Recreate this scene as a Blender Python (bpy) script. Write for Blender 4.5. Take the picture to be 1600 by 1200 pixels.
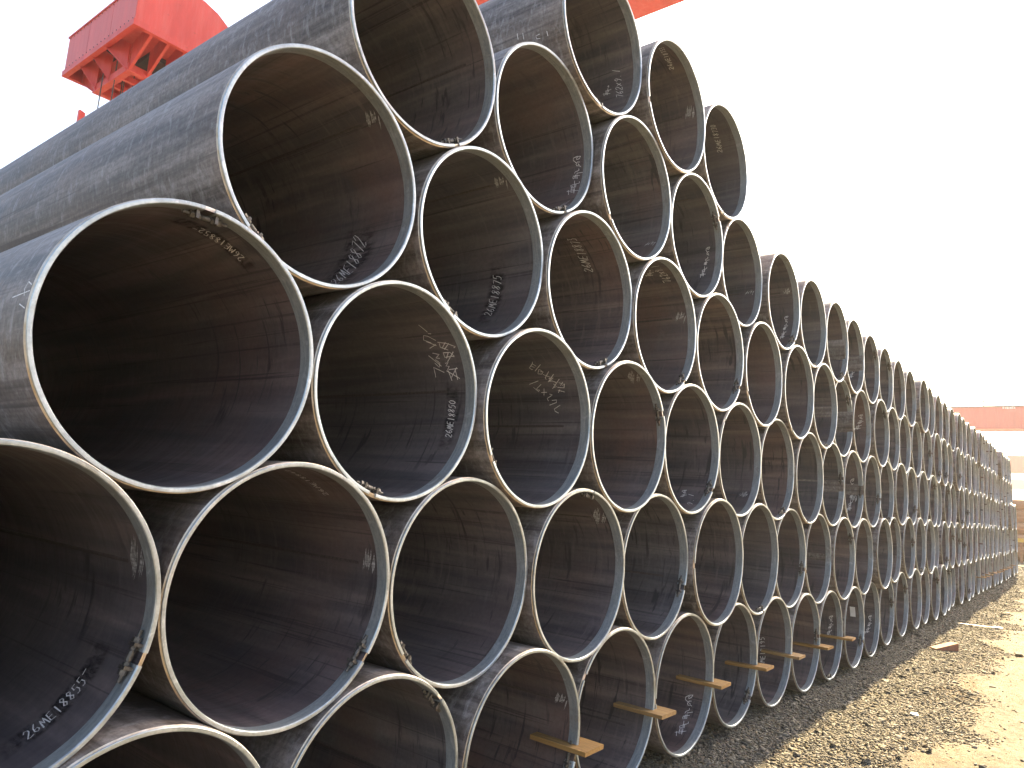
import bpy, bmesh, math, random
import numpy as np
from mathutils import Matrix, Vector

R_ = math.radians
scene = bpy.context.scene
for o in list(bpy.data.objects):
    bpy.data.objects.remove(o, do_unlink=True)

# ------------------------------------------------------------------ camera
cam_data = bpy.data.cameras.new('camera')
cam_data.sensor_width = 36.0
cam_data.lens = 25.634
cam_data.clip_start = 0.05
cam_data.clip_end = 3000
cam = bpy.data.objects.new('camera', cam_data)
right = Vector((0.6137932, -0.7865589, 0.0676984))
up = Vector((-0.1584488, -0.0387295, 0.9866073))
fwd = Vector((0.7734028, 0.6162996, 0.1484012))
m = Matrix.Identity(4)
for i in range(3):
    m[i][0], m[i][1], m[i][2] = right[i], up[i], -fwd[i]
m[0][3], m[1][3], m[2][3] = -0.9492081, -1.8240549, 1.3851602
cam.matrix_world = m
scene.collection.objects.link(cam)
scene.camera = cam
scene.render.resolution_x, scene.render.resolution_y = 1024, 768

# ------------------------------------------------------------------ sky and sun
SUN_EL, SUN_AZ = 32.0, 87.25          # azimuth clockwise from +Y
world = bpy.data.worlds.new('World')
scene.world = world
world.use_nodes = True
wn, wl = world.node_tree.nodes, world.node_tree.links
wn.clear()
sky = wn.new('ShaderNodeTexSky')
sky.sky_type = 'NISHITA'
sky.sun_disc = False
sky.sun_elevation = R_(SUN_EL)
sky.sun_rotation = R_(SUN_AZ)
sky.air_density = 1.0
sky.dust_density = 6.0
sky.ozone_density = 1.0
hsv = wn.new('ShaderNodeHueSaturation')
hsv.inputs['Saturation'].default_value = 0.95
bg = wn.new('ShaderNodeBackground')
bg.inputs['Strength'].default_value = 0.092
wo = wn.new('ShaderNodeOutputWorld')
wl.new(sky.outputs[0], hsv.inputs['Color'])
wl.new(hsv.outputs[0], bg.inputs['Color'])
wl.new(bg.outputs[0], wo.inputs['Surface'])

sun_data = bpy.data.lights.new('sun', 'SUN')
sun_data.energy = 5.0
sun_data.angle = R_(0.53)
sun_data.color = (1.0, 0.77, 0.43)
sun = bpy.data.objects.new('sun', sun_data)
sdir = Vector((math.cos(R_(SUN_EL)) * math.sin(R_(SUN_AZ)), math.cos(R_(SUN_EL)) * math.cos(R_(SUN_AZ)), math.sin(R_(SUN_EL))))
sun.rotation_euler = sdir.to_track_quat('Z', 'Y').to_euler()
sun.location = (30, 0, 30)
scene.collection.objects.link(sun)

scene.view_settings.view_transform = 'Standard'
scene.view_settings.look = 'None'
scene.view_settings.exposure = 2.65
scene.view_settings.gamma = 1.0
scene.view_settings.use_curve_mapping = False

# ------------------------------------------------------------------ helpers
C = scene.collection
random.seed(11)
rng = np.random.default_rng(7)

def tag(o, label=None, cat=None, group=None, kind=None):
    for k, v in (('label', label), ('category', cat), ('group', group), ('kind', kind)):
        if v:
            o[k] = v
    return o

def link(name, data, parent=None, loc=(0, 0, 0), rot=(0, 0, 0)):
    o = bpy.data.objects.new(name, data)
    C.objects.link(o)
    o.location = loc
    o.rotation_euler = rot
    if parent:
        o.parent = parent
    return o

def empty(name, loc, label=None, cat=None, group=None):
    o = link(name, None, None, loc)
    o.empty_display_size = 0.2
    return tag(o, label, cat, group)

class MB:
    """collects polygons of one mesh"""
    def __init__(self):
        self.v, self.f, self.mi, self.sm = [], [], [], []
    def quad(self, pts, mi=0, smooth=False):
        b = len(self.v)
        self.v += [tuple(p) for p in pts]
        self.f.append(tuple(range(b, b + len(pts))))
        self.mi.append(mi); self.sm.append(smooth)
    def add(self, verts, faces, mi=0, smooth=False):
        b = len(self.v)
        self.v += [tuple(p) for p in verts]
        for f in faces:
            self.f.append(tuple(b + i for i in f)); self.mi.append(mi); self.sm.append(smooth)
    def box(self, lo, hi, mi=0):
        x0, y0, z0 = lo; x1, y1, z1 = hi
        self.add([(x0,y0,z0),(x1,y0,z0),(x1,y1,z0),(x0,y1,z0),(x0,y0,z1),(x1,y0,z1),(x1,y1,z1),(x0,y1,z1)],
                 [(0,3,2,1),(4,5,6,7),(0,1,5,4),(1,2,6,5),(2,3,7,6),(3,0,4,7)], mi)
    def bar(self, p, q, w, h, upv=(0, 0, 1), mi=0):
        """rectangular bar from p to q, w across, h along up"""
        p, q = Vector(p), Vector(q)
        d = (q - p).normalized()
        s = d.cross(Vector(upv)).normalized()
        u = s.cross(d).normalized()
        vs = []
        for c in (p, q):
            for a, b in ((-1,-1),(1,-1),(1,1),(-1,1)):
                vs.append(c + s*(a*w/2) + u*(b*h/2))
        self.add(vs, [(0,1,2,3),(7,6,5,4),(0,4,5,1),(1,5,6,2),(2,6,7,3),(3,7,4,0)], mi)
    def tube(self, p, q, r, n=8, mi=0, caps=True):
        p, q = Vector(p), Vector(q)
        d = (q - p).normalized()
        a = Vector((0,0,1)) if abs(d.z) < .9 else Vector((1,0,0))
        s = d.cross(a).normalized(); u = s.cross(d)
        vs = []
        for c in (p, q):
            for i in range(n):
                t = 2*math.pi*i/n
                vs.append(c + s*(r*math.cos(t)) + u*(r*math.sin(t)))
        fs = [(i, (i+1) % n, n+(i+1) % n, n+i) for i in range(n)]
        self.add(vs, fs, mi, n > 6)
        if caps:
            self.add(vs[:n], [tuple(range(n-1, -1, -1))], mi)
            self.add(vs[n:], [tuple(range(n))], mi)
    def mesh(self, name, mats):
        me = bpy.data.meshes.new(name)
        me.from_pydata(self.v, [], self.f)
        for mt in mats:
            me.materials.append(mt)
        me.polygons.foreach_set('material_index', self.mi)
        me.polygons.foreach_set('use_smooth', self.sm)
        bm = bmesh.new(); bm.from_mesh(me)
        bmesh.ops.recalc_face_normals(bm, faces=bm.faces) if self.recalc else None
        bm.to_mesh(me); bm.free()
        me.update()
        return me
    recalc = True

class NT:
    """small node-tree builder"""
    def __init__(self, name):
        self.m = bpy.data.materials.new(name)
        self.m.use_nodes = True
        self.n = self.m.node_tree.nodes; self.l = self.m.node_tree.links
        self.n.clear()
        self.out = self.n.new('ShaderNodeOutputMaterial')
        self.b = self.n.new('ShaderNodeBsdfPrincipled')
        self.l.new(self.b.outputs[0], self.out.inputs['Surface'])
    def link(self, a, b): self.l.new(a, b)
    def set(self, inp, v):
        if hasattr(v, 'is_output'): self.l.new(v, inp)
        elif isinstance(v, (tuple, list)) and len(v) == 3 and inp.type == 'RGBA': inp.default_value = (*v, 1)
        else: inp.default_value = v
    def p(self, **kw):
        names = dict(color='Base Color', rough='Roughness', metal='Metallic', normal='Normal', spec='Specular IOR Level', alpha='Alpha', coat='Coat Weight')
        for k, v in kw.items(): self.set(self.b.inputs[names[k]], v)
    def coord(self, kind='Object'):
        return self.n.new('ShaderNodeTexCoord').outputs[kind]
    def pos(self):
        return self.n.new('ShaderNodeNewGeometry').outputs['Position']
    def rand(self):
        return self.n.new('ShaderNodeObjectInfo').outputs['Random']
    def map(self, vec, scale=(1,1,1), loc=(0,0,0)):
        n = self.n.new('ShaderNodeMapping')
        self.l.new(vec, n.inputs['Vector']); self.set(n.inputs['Scale'], scale); self.set(n.inputs['Location'], loc)
        return n.outputs[0]
    def vmath(self, op, a, b):
        n = self.n.new('ShaderNodeVectorMath'); n.operation = op
        self.set(n.inputs[0], a); self.set(n.inputs[1], b)
        return n.outputs[0]
    def math(self, op, a, b=0.0, clamp=False):
        n = self.n.new('ShaderNodeMath'); n.operation = op; n.use_clamp = clamp
        self.set(n.inputs[0], a); self.set(n.inputs[1], b)
        return n.outputs[0]
    def noise(self, vec, scale=5, detail=4, rough=.6, dist=0.0, out='Fac'):
        n = self.n.new('ShaderNodeTexNoise')
        self.l.new(vec, n.inputs['Vector'])
        n.inputs['Scale'].default_value = scale; n.inputs['Detail'].default_value = detail
        n.inputs['Roughness'].default_value = rough; n.inputs['Distortion'].default_value = dist
        return n.outputs[out]
    def voronoi(self, vec, scale=5, feature='F1', out='Distance'):
        n = self.n.new('ShaderNodeTexVoronoi'); n.feature = feature
        self.l.new(vec, n.inputs['Vector']); n.inputs['Scale'].default_value = scale
        return n.outputs[out]
    def ramp(self, fac, stops):
        n = self.n.new('ShaderNodeValToRGB')
        self.l.new(fac, n.inputs[0])
        e = n.color_ramp.elements
        while len(e) < len(stops): e.new(.5)
        for el, (p, c) in zip(e, stops):
            el.position = p
            el.color = (*c, 1) if isinstance(c, (tuple, list)) else (c, c, c, 1)
        return n.outputs[0]
    def mix(self, fac, a, b, mode='MIX'):
        n = self.n.new('ShaderNodeMix'); n.data_type = 'RGBA'; n.blend_type = mode
        self.set(n.inputs[0], fac); self.set(n.inputs[6], a); self.set(n.inputs[7], b)
        return n.outputs[2]
    def sep(self, vec):
        n = self.n.new('ShaderNodeSeparateXYZ'); self.l.new(vec, n.inputs[0]); return n.outputs
    def attr(self, name):
        n = self.n.new('ShaderNodeAttribute'); n.attribute_name = name; return n.outputs
    def bump(self, h, strength=.3, dist=.01):
        n = self.n.new('ShaderNodeBump')
        n.inputs['Strength'].default_value = strength; n.inputs['Distance'].default_value = dist
        self.l.new(h, n.inputs['Height'])
        self.l.new(n.outputs[0], self.b.inputs['Normal'])

# ------------------------------------------------------------------ materials
def offset_coord(t, k=37.0):
    """object coordinates shifted by the object's random number"""
    r = t.rand()
    n = t.n.new('ShaderNodeCombineXYZ')
    t.set(n.inputs[0], t.math('MULTIPLY', r, k)); t.set(n.inputs[1], t.math('MULTIPLY', r, k * 1.7)); t.set(n.inputs[2], t.math('MULTIPLY', r, k * .6))
    return t.vmath('ADD', t.coord('Object'), n.outputs[0])

def mat_pipe_outer():
    t = NT('mill_scale_outside')
    v = offset_coord(t)
    streak = t.noise(t.map(v, (9, .5, 9)), 2.2, 5, .65)
    blot = t.noise(t.map(v, (2.2, 1.3, 2.2)), 1.4, 5, .7)
    fine = t.noise(v, 55, 4, .75)
    scuff = t.noise(t.map(v, (4, 9, 4)), 3.0, 5, .7, .6)
    c = t.ramp(streak, [(.36, (.080, .068, .061)), (.50, (.195, .172, .160)), (.64, (.335, .302, .284))])
    c = t.mix(t.ramp(blot, [(.45, 0.0), (.72, .6)]), c, (.20, .145, .115))
    c = t.mix(t.ramp(scuff, [(.52, 0.0), (.68, .6)]), c, (.40, .385, .38))
    c = t.mix(.75, c, t.ramp(fine, [(.30, .35), (.62, 1.0)]), 'MULTIPLY')
    c = t.mix(t.ramp(t.noise(t.map(v, (7, .12, 7)), 3.1, 3, .6), [(.60, 0.0), (.68, .7)]), c, (.05, .042, .042))
    t.p(color=c, rough=t.ramp(streak, [(.3, .45), (.7, .64)]), spec=.32)
    t.bump(t.math('ADD', fine, t.math('MULTIPLY', scuff, .6)), .22, .004)
    return t.m

def mat_pipe_inner():
    t = NT('mill_scale_inside')
    v = offset_coord(t)
    r = t.rand()
    streak = t.noise(t.map(v, (9, .55, 9)), 1.6, 5, .55, .35)
    rings = t.noise(t.map(v, (2.6, 20, 2.6)), 1.5, 4, .55, .9)
    spot = t.ramp(t.noise(v, 1.9, 2, .5), [(.43, 0.0), (.56, 1.0)])
    big = t.noise(t.map(v, (2.0, 1.6, 2.0)), 1.1, 4, .6)
    fine = t.noise(v, 60, 3, .7)
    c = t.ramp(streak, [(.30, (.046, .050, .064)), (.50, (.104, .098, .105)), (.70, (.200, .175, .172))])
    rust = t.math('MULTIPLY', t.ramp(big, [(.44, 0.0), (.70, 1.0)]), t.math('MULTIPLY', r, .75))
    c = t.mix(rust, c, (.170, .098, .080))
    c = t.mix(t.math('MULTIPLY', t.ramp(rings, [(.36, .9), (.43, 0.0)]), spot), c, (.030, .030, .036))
    line = t.noise(t.map(v, (16, .16, 16)), 2.4, 3, .5)
    c = t.mix(t.ramp(line, [(.60, 0.0), (.635, .8), (.67, 0.0)]), c, (.028, .026, .030))
    c = t.mix(t.math('MULTIPLY', t.ramp(rings, [(.54, 0.0), (.66, .5)]), t.ramp(big, [(.40, 1.0), (.60, .2)])), c, (.19, .17, .175))
    c = t.mix(.4, c, t.ramp(fine, [(.30, .45), (.65, 1.0)]), 'MULTIPLY')
    r2 = t.math('FRACT', t.math('MULTIPLY', r, 7.31)); r3 = t.math('FRACT', t.math('MULTIPLY', r, 13.7))
    c = t.mix(t.math('MULTIPLY', r2, .40), c, t.mix(1.0, c, (1.55, 1.05, .85), 'MULTIPLY'))
    c = t.mix(t.math('MULTIPLY', r3, .5), c, t.mix(1.0, c, (.60, .68, .85), 'MULTIPLY'))
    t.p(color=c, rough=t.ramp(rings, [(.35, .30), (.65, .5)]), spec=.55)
    t.bump(t.math('ADD', fine, t.math('MULTIPLY', streak, 1.2)), .12, .003)
    return t.m

def mat_pipe_end():
    t = NT('machined_bevel')
    v = t.coord('Object')
    c = t.ramp(t.noise(v, 30, 3), [(.35, (.45, .36, .25)), (.65, (.62, .57, .50))])
    t.p(color=c, rough=.38, metal=.85)
    return t.m

def mat_ring(name='galvanised_strip', k=1.0, metal=.45):
    t = NT(name)
    v = offset_coord(t, 13)
    a = t.noise(t.map(v, (2.2, 16, 2.2)), 6, 5, .65)
    spang = t.voronoi(v, 95)
    stain = t.noise(v, 7, 5, .7)
    c = t.ramp(a, [(.30, (.36, .42, .45)), (.55, (.52, .58, .60)), (.8, (.72, .75, .75))])
    c = t.mix(t.ramp(stain, [(.54, 0.0), (.74, .6)]), c, (.33, .29, .215))
    c = t.mix(.35, c, t.ramp(spang, [(0., .55), (.6, 1.0)]), 'MULTIPLY')
    c = t.mix(1.0, c, (k, k, k), 'MULTIPLY')
    smear = t.noise(v, 17, 4, .7, .5)
    c = t.mix(t.ramp(smear, [(.58, 0.0), (.68, .6)]), c, (.78 * k, .83 * k, .86 * k))
    t.p(color=c, rough=t.ramp(a, [(.3, .30), (.7, .46)]), metal=metal)
    t.bump(a, .08, .003)
    return t.m

def mat_simple(name, c1, c2, rough=.6, metal=0.0, scale=12, bump=.15, stretch=(1, 1, 1), dist=.004, spec=.5):
    t = NT(name)
    v = t.map(offset_coord(t, 9), stretch)
    n = t.noise(v, scale, 5, .65)
    t.p(color=t.ramp(n, [(.32, c1), (.68, c2)]), rough=rough, metal=metal, spec=spec)
    if bump: t.bump(n, bump, dist)
    return t.m

def mat_wood():
    t = NT('stained_plank')
    v = offset_coord(t, 5)
    g = t.noise(t.map(v, (26, 2.2, 40)), 2.5, 5, .6, .4)
    c = t.ramp(g, [(.28, (.17, .085, .022)), (.55, (.31, .165, .04)), (.78, (.40, .24, .075))])
    c = t.mix(t.math('MULTIPLY', t.rand(), .4), c, (.33, .25, .15))
    t.p(color=c, rough=.7, spec=.3)
    t.bump(g, .3, .002)
    return t.m

def mat_crane(name, fade):
    t = NT(name)
    v = t.coord('Object')
    n = t.noise(t.map(v, (1.2, 1.2, .35)), 2.4, 5, .65)
    c = t.ramp(n, [(.30, (.56, .040, .026)), (.70, (.72, .062, .042))])
    c = t.mix(fade, c, (.62, .22, .20))  # paler pink: haze and sky sheen mixed into the colour along with fading
    st = t.noise(t.map(v, (5, 5, .5)), 2.2, 5, .7)
    c = t.mix(t.ramp(st, [(.45, 0.0), (.72, .28)]), c, (.70, .20, .17))
    c = t.mix(t.ramp(t.noise(v, 9, 4, .7), [(.64, 0.0), (.76, .45)]), c, (.22, .05, .03))
    t.p(color=c, rough=.48, spec=.5)
    return t.m

def mat_ground():
    t = NT('dusty_yard_ground')
    pos = t.pos()
    xyz = t.sep(pos)
    n1 = t.noise(t.map(pos, (1, 1.6, 1)), 1.1, 6, .65, .3)
    n2 = t.noise(pos, 14, 5, .7)
    n3 = t.noise(pos, 120, 3, .7)
    dirt = t.ramp(n1, [(.36, (.085, .047, .015)), (.50, (.128, .079, .029)), (.64, (.165, .115, .054))])
    conc = t.ramp(n2, [(.30, (.125, .102, .070)), (.70, (.21, .18, .135))])
    # worn concrete shows through the dust further from the stack
    y = t.math('ADD', xyz[1], t.math('MULTIPLY', xyz[0], -.022))
    cm = t.math('ADD', t.math('MULTIPLY', y, -.55), t.math('MULTIPLY', n1, 1.5))
    cmask = t.ramp(t.math('ADD', cm, t.math('MULTIPLY', n2, .25)), [(.0, 0.0), (1.0, 1.0)])
    cm2 = t.ramp(t.math('SUBTRACT', t.math('ADD', cm, t.math('MULTIPLY', n2, .25)), .72), [(.56, 0.0), (.70, 1.0)])
    c = t.mix(cm2, dirt, conc)
    # broken edges: darker coarse patches
    patch = t.noise(t.map(pos, (.9, 1.7, 1), (3, 1, 0)), 1.7, 6, .72, .8)
    c = t.mix(t.ramp(patch, [(.57, 0.0), (.605, .75)]), c, t.ramp(n2, [(.3, (.12, .092, .055)), (.7, (.21, .168, .105))]))
    crack = t.voronoi(t.map(t.vmath('ADD', pos, t.noise(pos, 3, 3, out='Color')), (.5, 1.4, 1)), 1.3, 'DISTANCE_TO_EDGE')
    c = t.mix(t.ramp(crack, [(.0, .55), (.018, 0.0)]), c, (.17, .125, .07))
    c = t.mix(.85, c, t.ramp(n3, [(.30, .38), (.58, 1.0)]), 'MULTIPLY')
    c = t.mix(.8, c, t.ramp(t.noise(t.map(pos, (1, 2.2, 1)), 6.5, 6, .72, .6), [(.36, .50), (.54, 1.0)]), 'MULTIPLY')
    # under and beside the stack: small chippings
    gm = t.ramp(t.math('ADD', t.math('ADD', y, 1.08), t.math('MULTIPLY', t.math('SUBTRACT', n1, .5), .9)), [(.0, 0.0), (.22, 1.0)])
    vor = t.voronoi(pos, 60, 'F1', 'Color')
    grav = t.mix(.5, t.ramp(n2, [(.3, (.072, .064, .050)), (.7, (.135, .12, .094))]), vor, 'MULTIPLY')
    c = t.mix(gm, c, t.mix(.45, grav, (.13, .112, .082)))
    t.p(color=c, rough=.92, spec=.2)
    h = t.math('ADD', t.math('MULTIPLY', n2, .8), t.math('ADD', t.math('MULTIPLY', n3, .35), t.math('MULTIPLY', cm2, .25)))
    t.bump(t.math('ADD', h, t.math('MULTIPLY', t.noise(t.map(pos, (1, 2.4, 1)), 4.5, 5, .7, .5), 1.4)), .8, .028)
    return t.m

def mat_stones():
    t = NT('crushed_stone')
    col = t.attr('tint')[0]
    n = t.noise(t.pos(), 140, 3, .7)
    t.p(color=t.mix(.5, col, t.ramp(n, [(.3, .5), (.65, 1.0)]), 'MULTIPLY'), rough=.85, spec=.3)
    return t.m

def mat_chalk():
    t = NT('chalk')
    n = t.noise(t.coord('Object'), 160, 3, .7)
    t.p(color=t.ramp(n, [(.3, (.55, .54, .53)), (.55, (.85, .84, .82))]), rough=.9, spec=.1)
    return t.m

def mat_wipe():
    t = NT('wiped_oily_steel')
    n = t.noise(t.map(t.coord('Object'), (14, 5, 14)), 3, 5, .7, .5)
    t.p(color=(.022, .021, .026), rough=.32, alpha=t.math('MULTIPLY', t.ramp(n, [(.40, 0.0), (.62, .9)]), t.attr('soft')[2]))
    return t.m

def mat_ground_metal():
    t = NT('ground_bright_steel')
    n = t.noise(t.map(t.coord('Object'), (30, 8, 30)), 4, 4, .7, .4)
    t.p(color=t.ramp(n, [(.36, (.16, .155, .155)), (.60, (.66, .67, .68))]), rough=.36, metal=.4)
    return t.m

M = dict(outer=mat_pipe_outer(), inner=mat_pipe_inner(), end=mat_pipe_end(), ring=mat_ring('shaded_galvanised_skirt', .72, .45), lip=mat_ring('lit_galvanised_lip', .95, .8), chalk=mat_chalk(), wipe=mat_wipe(),  # one zinc strip: shade toned into the skirt, brighter light into the lip
         bright=mat_ground_metal(), wood=mat_wood(), red=mat_crane('crane_red_paint', .05), red_faded_hazed=mat_crane('faded_hazed_crane_paint', .30),
         bolt=mat_simple('dull_zinc_bolt', (.045, .042, .038), (.16, .15, .135), .45, .6, 60, .2),
         seam=mat_simple('weld_bead', (.05, .044, .045), (.10, .083, .078), .5, .1, 90, .4),
         cable=mat_simple('wire_rope', (.05, .045, .04), (.12, .11, .10), .5, .5, 60, .2),
         dark=mat_simple('dark_machinery', (.018, .016, .016), (.05, .045, .045), .6, .2, 8, .1),
         grey=mat_simple('grey_rail', (.10, .085, .085), (.17, .15, .15), .55, .2, 8, .1),
         rust=mat_simple('orange_rust', (.23, .095, .035), (.40, .19, .075), .75, 0, 5, .3, (3, .6, 3)),
         yellow=mat_simple('yellow_paint', (.55, .33, .03), (.70, .46, .05), .5, 0, 9, .1),
         brick=mat_simple('red_block', (.20, .075, .040), (.34, .15, .075), .8, 0, 40, .4),
         steel=mat_simple('scrap_steel', (.28, .27, .26), (.48, .46, .43), .4, .6, 40, .2),
         white=mat_simple('white_paint', (.72, .72, .70), (.82, .82, .80), .6, 0, 20, .05),
         ground=mat_ground(), stones=mat_stones())

# ------------------------------------------------------------------ measured stack
D = 0.762
RO = D / 2
WALL = 0.0125
RI = RO - WALL
LENGTH = 12.0
GAP = {(3, 0.0): 90, (2, -0.5): -18, (2, 0.5): -35, (4, 0.5): -130, (5, 1.0): -61, (4, 1.5): -118, (5, 2.0): -64, (6, 2.5): -92, (5, 3.0): -137, (6, 3.5): -160, (4, 2.5): -67, (4, 3.5): -49, (3, 1.0): -106, (3, 2.0): -148, (3, 3.0): 25, (2, 1.5): -140, (2, 2.5): 83, (2, 3.5): -21, (2, 4.5): -178, (1, 1.0): 47, (1, 2.0): -17, (1, 3.0): 148, (1, 4.0): -175, (4, 4.5): -29, (4, 5.5): -150, (3, 5.0): 143, (3, 6.0): -62, (2, 6.5): -16, (2, 7.5): -165, (1, 5.0): -43, (1, 7.0): 1, (1, 6.0): -117, (1, 8.0): -88, (1, 9.0): -27, (4, 8.5): 37, (4, 7.5): -78, (3, 8.0): 11, (2, 8.5): 30, (2, 9.5): -104, (1, 13.0): -127}
SEAM = {(2, -0.5): (16, 0.096), (2, 0.5): (10, 0.091), (4, 0.5): (53, 0.097), (4, 1.5): (65, 0.082), (3, 3.0): (63, 0.054), (2, 2.5): (42, 0.06), (4, 3.5): (21, 0.091), (3, 1.0): (9, 0.111), (1, 2.0): (17, 0.072), (6, 3.5): (22, 0.065), (2, 1.5): (-5, 0.221)}
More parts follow.
